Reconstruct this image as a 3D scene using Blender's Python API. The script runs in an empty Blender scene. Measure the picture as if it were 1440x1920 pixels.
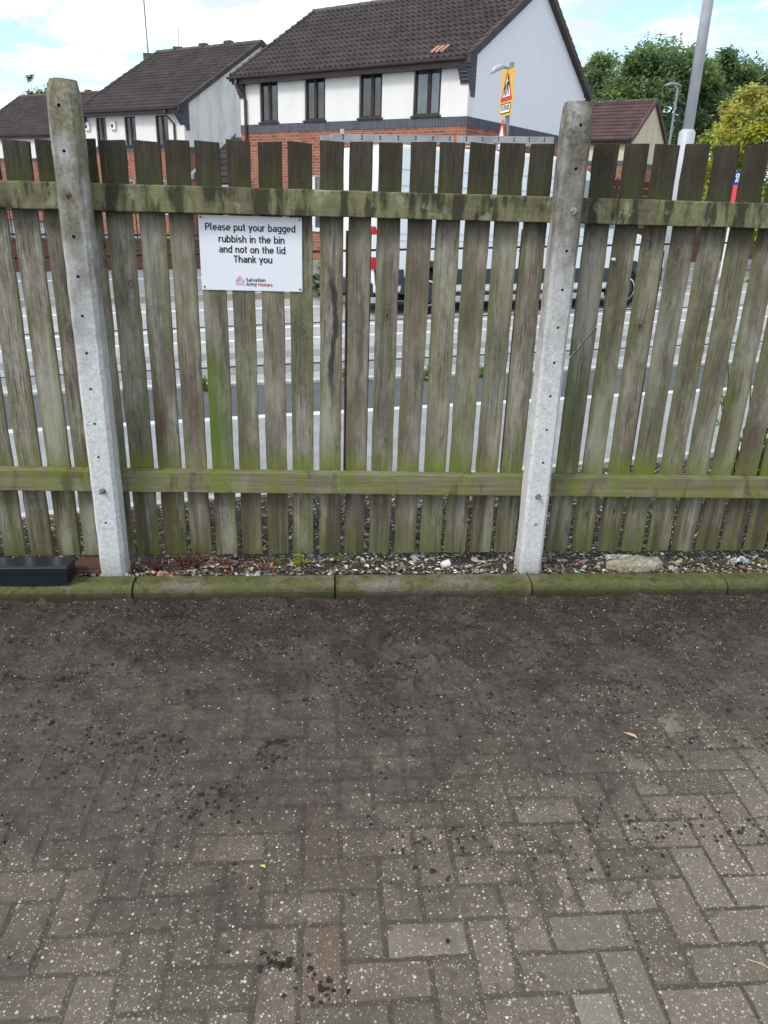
import bpy, math, random
import numpy as np
from mathutils import Vector, Matrix
random.seed(7); RNG = np.random.default_rng(7)
S = bpy.context.scene; COL = S.collection
R = math.radians
# ---------------------------------------------------------------- camera
F_PX, PITCH, ROLL, CAM_H = 1442.0, R(21.758), R(1.8716), 1.62
cam = bpy.data.objects.new('camera', bpy.data.cameras.new('camera')); COL.objects.link(cam)
cr, sr = math.cos(ROLL), math.sin(ROLL); cp, sp = math.cos(PITCH), math.sin(PITCH)
FW = Vector((0, cp, -sp)); UP0 = Vector((0, sp, cp)); R0 = Vector((1, 0, 0))
RT = R0 * cr + UP0 * sr; UP = UP0 * cr - R0 * sr
m = Matrix((RT, UP, -FW)).transposed().to_4x4(); m.translation = (0, 0, CAM_H)
cam.matrix_world = m
cam.data.sensor_fit = 'HORIZONTAL'; cam.data.sensor_width = 36; cam.data.lens = 36 * F_PX / 1440
cam.data.clip_start = .05; cam.data.clip_end = 2000
S.camera = cam
# ---------------------------------------------------------------- world, sun, exposure
SUN_EL, SUN_AZ = R(48), R(-130)         # azimuth from +Y, clockwise: behind the camera and to the left
w = bpy.data.worlds.new('World'); S.world = w; w.use_nodes = True
nt = w.node_tree; nt.nodes.clear()
def wn(t, **k):
    n = nt.nodes.new(t)
    for a, b in k.items(): setattr(n, a, b)
    return n
out = wn('ShaderNodeOutputWorld'); bg = wn('ShaderNodeBackground'); bg2 = wn('ShaderNodeBackground'); mx = wn('ShaderNodeMixShader')
sky = wn('ShaderNodeTexSky', sky_type='NISHITA', sun_disc=False, sun_elevation=SUN_EL, sun_rotation=SUN_AZ)
nt.links.new(sky.outputs[0], bg.inputs[0]); bg.inputs[1].default_value = .15
tc = wn('ShaderNodeTexCoord'); mp = wn('ShaderNodeMapping'); mp.inputs['Scale'].default_value = (1.6, 1.6, 4.2); mp.inputs['Location'].default_value = (.35, .1, .3)
nz = wn('ShaderNodeTexNoise'); nz.inputs['Scale'].default_value = 3.0; nz.inputs['Detail'].default_value = 9; nz.inputs['Roughness'].default_value = .58
nz.inputs['Distortion'].default_value = .35
nt.links.new(tc.outputs['Generated'], mp.inputs[0]); nt.links.new(mp.outputs[0], nz.inputs['Vector'])
rp = wn('ShaderNodeValToRGB'); rp.color_ramp.elements[0].position = .43; rp.color_ramp.elements[1].position = .53
nt.links.new(nz.outputs['Fac'], rp.inputs[0])
nz2 = wn('ShaderNodeTexNoise'); nz2.inputs['Scale'].default_value = 3.4; nz2.inputs['Detail'].default_value = 10; nz2.inputs['Roughness'].default_value = .6; nz2.inputs['Distortion'].default_value = .4
mp2 = wn('ShaderNodeMapping'); mp2.inputs['Scale'].default_value = (1.3, 1.3, 3.2); mp2.inputs['Location'].default_value = (3.1, 1.7, 0)
nt.links.new(tc.outputs['Generated'], mp2.inputs[0]); nt.links.new(mp2.outputs[0], nz2.inputs['Vector'])
rp2 = wn('ShaderNodeValToRGB'); e = rp2.color_ramp.elements
e[0].position = .41; e[0].color = (.52, .58, .68, 1); e[1].position = .57; e[1].color = (1.06, 1.08, 1.10, 1)
nt.links.new(nz2.outputs['Fac'], rp2.inputs[0]); nt.links.new(rp2.outputs[0], bg2.inputs[0]); bg2.inputs[1].default_value = 1.0
nt.links.new(rp.outputs[0], mx.inputs[0]); nt.links.new(bg.outputs[0], mx.inputs[1]); nt.links.new(bg2.outputs[0], mx.inputs[2])
nt.links.new(mx.outputs[0], out.inputs[0])
sl = bpy.data.lights.new('sun', 'SUN'); sl.energy = 1.3; sl.angle = R(14); sl.color = (1, .95, .87)
so = bpy.data.objects.new('sun', sl); COL.objects.link(so)
sd = Vector((math.sin(SUN_AZ) * math.cos(SUN_EL), math.cos(SUN_AZ) * math.cos(SUN_EL), math.sin(SUN_EL)))
so.rotation_euler = sd.to_track_quat('Z', 'Y').to_euler(); so.location = (-10, -10, 20)
S.view_settings.view_transform = 'Standard'; S.view_settings.look = 'None'
S.view_settings.exposure = 0.72; S.view_settings.gamma = 1
S.cycles.max_bounces = 6; S.cycles.diffuse_bounces = 3; S.cycles.transparent_max_bounces = 8
# ---------------------------------------------------------------- survey: where the photograph's sight lines meet real planes
def ray(x, y): return FW * F_PX + RT * (x - 720) - UP * (y - 960)
def g(x, y, z=0.0):
    d = ray(x, y); t = (z - CAM_H) / d.z; return Vector((0, 0, CAM_H)) + d * t
def pl(x, y, P, d):                                   # on the vertical plane through P along d
    n = Vector((-d[1], d[0], 0)); r = ray(x, y); o = Vector((0, 0, CAM_H))
    t = (Vector((P[0], P[1], 0)) - o).dot(n) / r.dot(n); return o + r * t
# ---------------------------------------------------------------- materials
class Nd:
    def __init__(s, name):
        s.m = bpy.data.materials.new(name); s.m.use_nodes = True; s.t = s.m.node_tree
        s.b = s.t.nodes['Principled BSDF']; s._c = {}
    def new(s, t, **k):
        n = s.t.nodes.new(t)
        for a, b in k.items(): setattr(n, a, b)
        return n
    def put(s, sock, v):
        if hasattr(v, 'is_output') or isinstance(v, bpy.types.NodeSocket): s.t.links.new(v, sock)
        elif isinstance(v, (tuple, list)) and len(v) == 3 and sock.type == 'RGBA': sock.default_value = (*v, 1)
        else: sock.default_value = v
    def co(s, kind='Object'):
        if kind not in s._c: s._c[kind] = s.new('ShaderNodeTexCoord').outputs[kind]
        return s._c[kind]
    def rnd(s):
        if 'r' not in s._c: s._c['r'] = s.new('ShaderNodeObjectInfo').outputs['Random']
        return s._c['r']
    def attr(s, name): return s.new('ShaderNodeAttribute', attribute_name=name).outputs['Color']
    def rco(s):                                        # object coordinates shifted per object
        if 'rc' not in s._c:
            c = s.new('ShaderNodeCombineXYZ'); s.put(c.inputs[0], s.math('MULTIPLY', s.rnd(), 37.)); s.put(c.inputs[1], s.math('MULTIPLY', s.rnd(), 91.))
            s.put(c.inputs[2], s.math('MULTIPLY', s.rnd(), 53.))
            a = s.new('ShaderNodeVectorMath'); s.put(a.inputs[0], s.co()); s.put(a.inputs[1], c.outputs[0]); s._c['rc'] = a.outputs[0]
        return s._c['rc']
    def map(s, v, sc=(1, 1, 1), loc=(0, 0, 0), rot=(0, 0, 0)):
        n = s.new('ShaderNodeMapping'); s.put(n.inputs[0], v); n.inputs['Scale'].default_value = sc
        n.inputs['Location'].default_value = loc; n.inputs['Rotation'].default_value = rot; return n.outputs[0]
    def noise(s, v, scale=5, det=4, rough=.55, dist=0):
        n = s.new('ShaderNodeTexNoise'); s.put(n.inputs['Vector'], v); n.inputs['Scale'].default_value = scale
        n.inputs['Detail'].default_value = det; n.inputs['Roughness'].default_value = rough; n.inputs['Distortion'].default_value = dist; return n.outputs['Fac']
    def vor(s, v, scale=5, feat='F1', out='Distance', rnd=1.0):
        n = s.new('ShaderNodeTexVoronoi', feature=feat); s.put(n.inputs['Vector'], v); n.inputs['Scale'].default_value = scale
        n.inputs['Randomness'].default_value = rnd
        return n.outputs[out]
    def math(s, op, a, b=0., c=None, clamp=False):
        n = s.new('ShaderNodeMath', operation=op, use_clamp=clamp); s.put(n.inputs[0], a); s.put(n.inputs[1], b)
        if c is not None: s.put(n.inputs[2], c)
        return n.outputs[0]
    def rng(s, f, a, b, c=0., d=1.):
        n = s.new('ShaderNodeMapRange'); s.put(n.inputs[0], f)
        for i, q in enumerate((a, b, c, d)): n.inputs[i + 1].default_value = q
        return n.outputs[0]
    def mix(s, f, a, b, mode='MIX'):
        n = s.new('ShaderNodeMix', data_type='RGBA', blend_type=mode); s.put(n.inputs[0], f); s.put(n.inputs[6], a); s.put(n.inputs[7], b); return n.outputs[2]
    def sep(s, v):
        n = s.new('ShaderNodeSeparateXYZ'); s.put(n.inputs[0], v); return n.outputs
    def com(s, x, y, z=0.):
        n = s.new('ShaderNodeCombineXYZ'); s.put(n.inputs[0], x); s.put(n.inputs[1], y); s.put(n.inputs[2], z); return n.outputs[0]
    def fin(s, col, rough=.8, bump=None, bs=.4, bd=.004, metal=0., spec=.3, normal=None):
        s.put(s.b.inputs['Base Color'], col); s.put(s.b.inputs['Roughness'], rough); s.put(s.b.inputs['Metallic'], metal)
        s.b.inputs['Specular IOR Level'].default_value = spec
        if bump is not None:
            n = s.new('ShaderNodeBump'); n.inputs['Strength'].default_value = bs; n.inputs['Distance'].default_value = bd
            s.put(n.inputs['Height'], bump); s.put(s.b.inputs['Normal'], n.outputs[0])
        return s.m
def simple(name, c, rough=.6, metal=0., var=.25, scale=6., spec=.3, bump=0.):
    n = Nd(name); f = n.noise(n.co(), scale, 6); d = tuple(q * (1 - var) for q in c); l = tuple(min(1, q * (1 + var)) for q in c)
    col = n.mix(n.rng(f, .3, .7), d, l)
    return n.fin(col, rough, n.noise(n.co(), scale * 12, 3) if bump else None, bump, .003, metal, spec)
def wood(name):
    n = Nd(name); c = n.rco(); z = n.sep(n.co())[2]; x = n.sep(n.co())[0]
    warp = n.noise(n.map(c, (6, 6, 1.3)), 1, 3)
    cw = n.new('ShaderNodeVectorMath', operation='MULTIPLY_ADD'); n.put(cw.inputs[0], n.com(warp, warp, 0.)); cw.inputs[1].default_value = (.05, .05, 0); n.put(cw.inputs[2], c)
    cv = cw.outputs[0]
    g1 = n.noise(n.map(cv, (60, 20, 2.2)), 1, 6, .7); g2 = n.noise(n.map(cv, (210, 80, 9)), 1, 4, .7)
    g3 = n.noise(n.map(cv, (120, 40, 26)), 1, 5, .75); gr = n.math('ADD', n.math('MULTIPLY', g1, .38), n.math('ADD', n.math('MULTIPLY', g2, .36), n.math('MULTIPLY', g3, .26)))
    col = n.mix(n.rng(gr, .40, .58), (.155, .138, .106), (.430, .398, .325))
    col = n.mix(n.rng(n.rnd(), 0, 1, .0, .35), col, (.15, .125, .09))
    col = n.mix(n.math('MULTIPLY', n.rng(n.noise(n.map(c, (9, 9, 1.6), (5, 0, 0)), 1, 4), .44, .62), .72), col, (.150, .165, .060))
    col = n.mix(n.math('MULTIPLY', n.rng(n.noise(n.map(c, (14, 9, 2.2), (0, 9, 3)), 1, 5), .55, .68), .4), col, (.105, .065, .05))
    col = n.mix(n.math('MULTIPLY', n.rng(n.noise(n.map(c, (45, 30, 30), (1, 2, 3)), 1, 6, .7), .42, .68), .45), col, (.075, .066, .05))
    col = n.mix(n.math('MULTIPLY', n.rng(n.noise(n.map(c, (30, 20, 12), (6, 2, 3)), 1, 5, .7), .52, .7), .45), col, (.36, .34, .29))
    ck = n.noise(n.map(cv, (75, 20, 1.1), (3, 3, 3)), 1, 2, .5); col = n.mix(n.math('MULTIPLY', n.rng(n.math('ABSOLUTE', n.math('SUBTRACT', ck, .5)), .004, .022, 1, 0), .8), col, (.036, .030, .022))
    r2 = n.math('FRACT', n.math('MULTIPLY', n.rnd(), 7.31)); col = n.mix(n.rng(r2, 0, 1, 0, .42), col, (.125, .112, .085)); r3 = n.math('FRACT', n.math('MULTIPLY', n.rnd(), 13.7)); col = n.mix(n.rng(r3, .5, 1, 0, .3), col, (.22, .17, .135))
    bl = n.noise(n.map(c, (7, 5, 2.2), (6, 1, 9)), 1, 5, .62); col = n.mix(n.math('MULTIPLY', n.rng(bl, .50, .36), .6), col, (.085, .076, .052)); col = n.mix(n.math('MULTIPLY', n.rng(bl, .50, .66), .5), col, (.46, .44, .37))
    # streaky dark blotches
    col = n.mix(n.math('MULTIPLY', n.rng(n.noise(n.map(c, (22, 9, 2.4), (2, 4, 8)), 1, 5, .6), .60, .70), .6), col, (.05, .045, .035))
    eg = n.math('ADD', n.math('ABSOLUTE', x), n.math('MULTIPLY', n.math('SUBTRACT', n.noise(n.map(c, (20, 9, 3), (2, 7, 1)), 1, 4), .5), .05))
    col = n.mix(n.math('MULTIPLY', n.rng(eg, .030, .050), .6), col, (.14, .145, .06))
    r4 = n.math('FRACT', n.math('MULTIPLY', n.rnd(), 29.3)); col = n.mix(n.math('MULTIPLY', n.math('MULTIPLY', n.rng(r4, .75, .9, 0, .6), n.rng(z, .45, 1.15, 1, 0)), n.rng(n.noise(n.map(c, (12, 9, 2.4), (8, 8, 1)), 1, 5), .4, .6)), col, (.12, .17, .03))
    # knots
    kc = n.map(c, (9, 0.01, 4.4), (.3, 0, .2)); kr = n.sep(n.vor(kc, 1.0, 'F1', 'Color'))[0]; kd = n.math('ADD', n.vor(kc, 1.0), n.rng(kr, .38, .42, 0, 1)); kw = n.math('ADD', kd, n.math('MULTIPLY', n.math('SUBTRACT', g1, .5), .22))
    ring = n.math('MULTIPLY', n.rng(n.math('SINE', n.math('MULTIPLY', kw, 75.)), -.2, 1), n.rng(kw, .12, .24, 1, 0))
    col = n.mix(n.math('MULTIPLY', ring, .5), col, (.055, .042, .028)); col = n.mix(n.math('MULTIPLY', n.rng(kw, .04, .085, 1, 0), .8), col, (.05, .038, .025))
    oc = n.sep(n.new('ShaderNodeObjectInfo').outputs['Color']); wob = n.math('MULTIPLY', n.math('SUBTRACT', n.noise(n.map(c, (4, 4, 5)), 1, 3), .5), .09)
    sx_ = n.math('ABSOLUTE', n.math('ADD', n.math('SUBTRACT', x, .012), wob)); stk = n.math('MULTIPLY', n.rng(sx_, .006, .016, 1, 0), n.math('MULTIPLY', n.rng(z, .72, .95), n.rng(z, 1.30, 1.45, 1, 0)))
    col = n.mix(n.math('MULTIPLY', n.math('MULTIPLY', n.math('SUBTRACT', 1., oc[0]), stk), n.rng(g1, .3, .55, .5, .95)), col, (.03, .03, .03))
    gp = n.math('MULTIPLY', n.rng(n.math('ADD', x, wob), -.03, .035, 1, .15), n.math('MULTIPLY', n.rng(z, .5, .6), n.rng(n.math('ADD', z, n.math('MULTIPLY', wob, 4.)), .85, 1.15, 1, 0)))
    col = n.mix(n.math('MULTIPLY', n.math('SUBTRACT', 1., oc[1]), gp), col, (.105, .165, .03))
    bp_ = n.math('MULTIPLY', n.rng(n.math('ADD', x, wob), .02, -.02), n.rng(n.math('ADD', z, n.math('MULTIPLY', wob, 3.)), .7, 1.0, 1, 0)); col = n.mix(n.math('MULTIPLY', n.math('MULTIPLY', n.math('SUBTRACT', 1., oc[2]), bp_), .8), col, (.075, .042, .027))
    # algae and moss: bands that follow the rails
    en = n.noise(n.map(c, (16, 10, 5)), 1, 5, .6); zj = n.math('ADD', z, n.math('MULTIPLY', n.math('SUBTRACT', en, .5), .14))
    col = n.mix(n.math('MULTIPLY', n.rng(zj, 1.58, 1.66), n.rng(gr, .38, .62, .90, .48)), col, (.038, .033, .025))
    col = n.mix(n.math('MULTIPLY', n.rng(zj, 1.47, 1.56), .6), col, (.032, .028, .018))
    col = n.mix(n.math('MULTIPLY', n.math('MULTIPLY', n.rng(z, 1.60, 1.66), n.rng(zj, 1.67, 1.77, 1, 0)), n.rng(en, .42, .6, .15, .75)), col, (.075, .082, .022))
    col = n.mix(n.math('MULTIPLY', n.math('MULTIPLY', n.rng(zj, .42, .5), n.rng(zj, .53, .64, 1, 0)), n.rng(n.math('FRACT', n.math('MULTIPLY', n.rnd(), 17.9)), 0, 1, .35, .95)), col, (.150, .185, .026))
    col = n.mix(n.math('MULTIPLY', n.rng(zj, .12, .28, 1, 0), n.rng(n.math('FRACT', n.math('MULTIPLY', n.rnd(), 5.3)), 0, 1, .3, .85)), col, (.095, .120, .026))
    dn = n.noise(n.map(c, (20, 10, 1.2), (4, 4, 4)), 1, 4)
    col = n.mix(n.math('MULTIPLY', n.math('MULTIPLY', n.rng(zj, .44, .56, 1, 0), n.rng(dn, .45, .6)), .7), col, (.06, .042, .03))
    col = n.mix(n.math('MULTIPLY', n.math('MULTIPLY', n.rng(zj, .5, .9, 1, 0), n.rng(n.noise(n.map(c, (22, 10, 2.), (7, 1, 2)), 1, 5), .50, .68)), .5), col, (.115, .150, .032))
    bmp = n.math('SUBTRACT', n.math('MULTIPLY', gr, 1.), n.math('MULTIPLY', ring, .25))
    return n.fin(col, .9, bmp, .8, .008, spec=.15)
def rail_wood(name, mossy):
    n = Nd(name); c = n.rco(); z = n.sep(n.co())[2]
    g1 = n.noise(n.map(c, (2.2, 30, 75)), 1, 5, .6)
    p = n.noise(n.map(c, (11, 11, 8)), 1, 6, .62, .4); p2 = n.noise(n.map(c, (16, 9, 4), (3, 5, 1)), 1, 5, .6); fine = n.noise(c, 130, 4, .7)
    if mossy:
        col = n.mix(n.rng(g1, .3, .7), (.12, .10, .068), (.26, .235, .17)); mo = n.mix(fine, (.10, .125, .018), (.235, .265, .055))
        col = n.mix(n.rng(p, .40, .62, .10, .85), col, mo); col = n.mix(n.math('MULTIPLY', n.rng(p2, .56, .66), .55), col, (.05, .045, .028))
        col = n.mix(n.math('MULTIPLY', n.rng(n.noise(n.map(c, (8, 8, 8), (9, 9, 9)), 1, 4), .56, .68), .5), col, (.25, .25, .16))
    else:
        col = n.mix(n.rng(g1, .3, .7), (.075, .068, .045), (.16, .15, .10)); mo = n.mix(fine, (.125, .13, .045), (.30, .30, .17))
        col = n.mix(n.rng(p, .38, .6, .1, .9), col, mo)
        col = n.mix(n.math('MULTIPLY', n.rng(p2, .47, .57), .85), col, (.036, .032, .024))
        col = n.mix(n.math('MULTIPLY', n.rng(n.noise(n.map(c, (14, 9, 10), (9, 9, 9)), 1, 6, .65), .58, .66), .6), col, (.34, .34, .25))
    return n.fin(col, .92, n.math('ADD', n.math('MULTIPLY', g1, .6), n.math('MULTIPLY', fine, .5)), .5, .005, spec=.12)
def concrete_post(name):
    n = Nd(name); c = n.rco(); z = n.sep(n.co())[2]
    f = n.noise(c, 60, 6, .7); p = n.noise(c, 9, 6, .62); q = n.noise(n.map(c, (1, 1, .35), (4, 4, 4)), 14, 5, .6)
    col = n.mix(n.rng(f, .3, .7), (.46, .465, .455), (.74, .755, .75))
    up = n.rng(n.math('ADD', z, n.math('MULTIPLY', n.math('SUBTRACT', p, .5), .9)), .9, 1.5)
    col = n.mix(n.math('MULTIPLY', n.rng(q, .38, .6, .45, 1), n.math('MULTIPLY', up, .9)), col, (.135, .122, .092))
    top = n.rng(n.math('ADD', z, n.math('MULTIPLY', n.math('SUBTRACT', p, .5), .6)), 1.40, 1.85)
    lich = n.mix(n.rng(f, .35, .65), (.060, .055, .025), (.25, .225, .085)); lich = n.mix(n.sep(n.new('ShaderNodeObjectInfo').outputs['Color'])[0], n.mix(n.rng(f, .35, .65), (.055, .052, .042), (.19, .18, .15)), lich)
    col = n.mix(n.math('MULTIPLY', n.math('MULTIPLY', n.rng(p, .32, .52), top), n.rng(n.rnd(), .2, .9, .95, .7)), col, lich)
    col = n.mix(n.math('MULTIPLY', n.rng(n.vor(c, 140), .12, .2, 1, 0), .5), col, (.12, .115, .1))
    col = n.mix(n.math('MULTIPLY', n.rng(z, .08, .2, 1, 0), .5), col, (.2, .195, .165))
    b = n.math('ADD', f, n.math('MULTIPLY', n.rng(n.vor(c, 70), .05, .25), .7))
    return n.fin(col, .93, b, .6, .004, spec=.15)
def brick(name, c1, c2, mortar, w=.225, h=.075, soldier=False, dark=.0):
    n = Nd(name); o = n.sep(n.co()); u = n.math('ADD', o[0], o[1])
    v = n.com(o[2], u, 0.) if soldier else n.com(u, o[2], 0.)
    b = n.new('ShaderNodeTexBrick'); n.put(b.inputs['Vector'], v); b.inputs['Scale'].default_value = 1
    b.inputs['Brick Width'].default_value = w; b.inputs['Row Height'].default_value = h; b.inputs['Mortar Size'].default_value = .006 if not soldier else .005
    b.inputs['Color1'].default_value = (*c1, 1); b.inputs['Color2'].default_value = (*c2, 1); b.inputs['Mortar'].default_value = (*mortar, 1); b.inputs['Bias'].default_value = -.1
    if soldier: b.offset = 0
    col = n.mix(n.rng(n.noise(n.co(), 3.2, 6), .3, .7, .0, .45), b.outputs['Color'], tuple(q * .55 for q in c1))
    col = n.mix(n.math('MULTIPLY', n.noise(n.co(), 45, 3), .25), col, (.1, .07, .05))
    return n.fin(col, .9, b.outputs['Fac'], -.5, .008, spec=.15)
def render_wall(name, c, dirt=.3):
    n = Nd(name); o = n.co(); f = n.noise(n.map(o, (1, 1, .35)), 2.2, 7, .62); d = tuple(q * .55 for q in c)
    col = n.mix(n.math('MULTIPLY', n.rng(f, .45, .75), dirt), c, d); col = n.mix(n.math('MULTIPLY', n.noise(o, 30, 4), .1), col, d)
    return n.fin(col, .9, n.noise(o, 120, 3), .25, .004, spec=.2)
def roof_mat(name, c1, c2):
    n = Nd(name); o = n.co(); cell = n.vor(n.map(o, (3.3, 3.0, 3.0)), 1, 'F1', 'Color', .4)
    col = n.mix(n.sep(cell)[0], c1, c2); col = n.mix(n.rng(n.noise(o, 1.3, 6, .6), .45, .7, 0, .5), col, tuple(q * 1.5 for q in c2))
    col = n.mix(n.math('MULTIPLY', n.rng(n.noise(o, 9, 4), .6, .7), .5), col, (.03, .026, .024))
    return n.fin(col, .75, n.noise(o, 50, 3), .3, .004, spec=.3)
def ground_mat(name, c1, c2, sc=4., grit=220., rough=.9, bs=.5, crack=False):
    n = Nd(name); o = n.co(); f = n.noise(o, sc, 7, .6); gr = n.noise(o, grit, 3, .7)
    col = n.mix(n.rng(f, .32, .68), c1, c2); col = n.mix(n.math('MULTIPLY', n.rng(gr, .5, .75), .55), col, tuple(min(1, q * 1.9) for q in c2))
    col = n.mix(n.math('MULTIPLY', n.rng(gr, .5, .3), .5), col, tuple(q * .35 for q in c1))
    return n.fin(col, rough, gr, bs, .006, spec=.2)
def leafm(name, c1, c2):
    n = Nd(name); f = n.noise(n.co('Object'), 1.1, 4); f2 = n.noise(n.co('Object'), 9, 2)
    col = n.mix(n.rng(n.math('ADD', n.math('MULTIPLY', f, .6), n.math('MULTIPLY', f2, .4)), .35, .65), c1, c2)
    m = n.fin(col, .6, spec=.3); n.b.inputs['Transmission Weight'].default_value = 0
    tr = n.new('ShaderNodeBsdfTranslucent'); n.put(tr.inputs[0], col); mxs = n.new('ShaderNodeMixShader'); mxs.inputs[0].default_value = .48
    o = n.t.nodes['Material Output']; n.t.links.new(n.b.outputs[0], mxs.inputs[1]); n.t.links.new(tr.outputs[0], mxs.inputs[2]); n.t.links.new(mxs.outputs[0], o.inputs[0])
    return m
def glass(name, tint=(.02, .025, .028), a=.68):
    n = Nd(name); m = n.fin(tint, .03, spec=.8); n.b.inputs['IOR'].default_value = 2.1
    tr = n.new('ShaderNodeBsdfTransparent'); tr.inputs[0].default_value = (.75, .8, .8, 1); mxs = n.new('ShaderNodeMixShader'); mxs.inputs[0].default_value = a
    o = n.t.nodes['Material Output']; n.t.links.new(n.b.outputs[0], mxs.inputs[1]); n.t.links.new(tr.outputs[0], mxs.inputs[2]); n.t.links.new(mxs.outputs[0], o.inputs[0])
    return m
def dirt_ground(n, base_lo, base_hi):                  # soil film, exposed grit: shared by the blocks and the mud on them
    o = n.co(); f = n.noise(o, 3.2, 6, .62); fine = n.noise(o, 330, 4, .75); mid = n.noise(o, 42, 6, .7); y = n.sep(o)[1]; x = n.sep(o)[0]
    col = n.mix(n.rng(fine, .3, .7), base_lo, base_hi); col = n.mix(n.rng(mid, .42, .7, 0, .5), col, tuple(q * .62 for q in base_lo))
    wear = n.math('ADD', n.math('MULTIPLY', n.math('SUBTRACT', f, .5), 1.5), n.math('ADD', n.rng(y, -2.0, -.60, .10, 1.2), n.rng(x, .9, 2.2, .05, -.40)))
    film = n.rng(wear, .1, .75)                         # 0 = scoured clean, 1 = covered in soil
    soil = n.mix(n.rng(n.noise(o, 17, 6, .7), .35, .65), (.060, .048, .039), (.118, .096, .077)); soil = n.mix(n.math('MULTIPLY', n.rng(fine, .48, .72), .5), soil, (.13, .112, .095)); soil = n.mix(n.math('MULTIPLY', n.rng(mid, .52, .68), .5), soil, (.034, .028, .024))
    dn = n.math('ADD', n.math('ADD', n.math('MULTIPLY', n.noise(o, 5, 5, .6), .45), n.math('MULTIPLY', n.noise(o, 34, 8, .75), .55)), n.rng(y, -1.5, -.15, -.07, .06)); soil = n.mix(n.math('MULTIPLY', n.rng(dn, .505, .555), .72), soil, (.032, .026, .021))
    pale = n.math('ADD', n.math('MULTIPLY', n.noise(n.map(o, (1, 1, 1), (3.3, 1.2, 0)), 4.2, 4, .6), .55), n.math('MULTIPLY', n.noise(o, 60, 8, .75), .45)); soil = n.mix(n.math('MULTIPLY', n.rng(pale, .53, .62), n.rng(y, -1.1, -.3, .6, .12)), soil, (.18, .155, .125)); soil = n.mix(n.rng(y, -.75, -.15, 0., .30), soil, (.034, .027, .022))
    col = n.mix(n.rng(film, .0, .8, .12, 1), col, soil)
    for sc, th, s2 in ((84, .36, 11.), (130, .36, 3.), (185, .34, 7.)):
        v = n.map(o, (1, 1, 0), (s2, s2, 0)); d = n.vor(v, sc); cc = n.sep(n.vor(v, sc, 'F1', 'Color'))
        size = n.math('MULTIPLY', n.math('POWER', cc[0], 1.7), th); dj = n.math('ADD', d, n.math('MULTIPLY', n.math('SUBTRACT', fine, .5), .16))
        show = n.rng(n.math('ADD', film, n.math('MULTIPLY', n.math('SUBTRACT', cc[1], .5), 1.1)), .32, .86, .92, .0)
        col = n.mix(n.math('MULTIPLY', n.math('LESS_THAN', dj, size), show), col, n.mix(cc[2], (.62, .57, .47), (.33, .275, .20)))
    return col, fine, mid, film
def paver_mat():
    n = Nd('paver'); ts = n.sep(n.attr('tint'))
    col, fine, mid, film = dirt_ground(n, (.130, .108, .080), (.260, .222, .170)); inv = n.math('SUBTRACT', 1., film)
    col = n.mix(n.math('MULTIPLY', ts[0], .35), col, (.05, .045, .04)); col = n.mix(n.math('MULTIPLY', ts[1], n.rng(film, 0, 1, .42, .15)), col, (.17, .095, .066))
    col = n.mix(n.math('MULTIPLY', n.math('MULTIPLY', ts[2], .55), inv), col, (.40, .36, .30))
    return n.fin(col, .88, n.math('ADD', fine, mid), .5, .004, spec=.2)
def mud_mat():
    n = Nd('mud'); col, fine, mid, film = dirt_ground(n, (.100, .083, .063), (.190, .160, .124)); jn = n.sep(n.attr('joint'))[0]
    col = n.mix(n.math('MULTIPLY', jn, .58), col, (.046, .038, .031))
    return n.fin(col, .87, n.math('ADD', n.math('MULTIPLY', fine, .7), mid), .75, .006, spec=.22)
def kerb_mat():
    n = Nd('mossy_kerb'); c = n.rco(); z = n.sep(n.co())[2]; f = n.noise(c, 5, 6, .6); fine = n.noise(c, 150, 4, .7); m2 = n.noise(n.map(c, (1, 3, 3), (7, 0, 0)), 4, 5)
    col = n.mix(n.rng(fine, .3, .7), (.13, .112, .092), (.26, .235, .20))
    gr = n.mix(n.rng(fine, .3, .7), (.062, .068, .018), (.142, .148, .052))
    col = n.mix(n.rng(n.math('ADD', f, n.math('MULTIPLY', n.math('SUBTRACT', n.rnd(), .5), .25)), .36, .54, .10, .95), col, gr)
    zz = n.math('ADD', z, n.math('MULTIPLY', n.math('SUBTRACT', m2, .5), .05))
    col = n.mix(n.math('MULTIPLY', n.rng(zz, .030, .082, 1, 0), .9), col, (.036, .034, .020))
    col = n.mix(n.math('MULTIPLY', n.rng(n.noise(c, 26, 6, .7), .5, .64), .65), col, (.045, .040, .028))
    return n.fin(col, .9, fine, .4, .004, spec=.2)
def chip_mat():
    n = Nd('chip'); t = n.attr('tint'); f = n.noise(n.co(), 160, 3)
    return n.fin(n.mix(n.rng(f, .45, .85, 0, .4), t, (.1, .08, .06)), .85, spec=.25)
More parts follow.
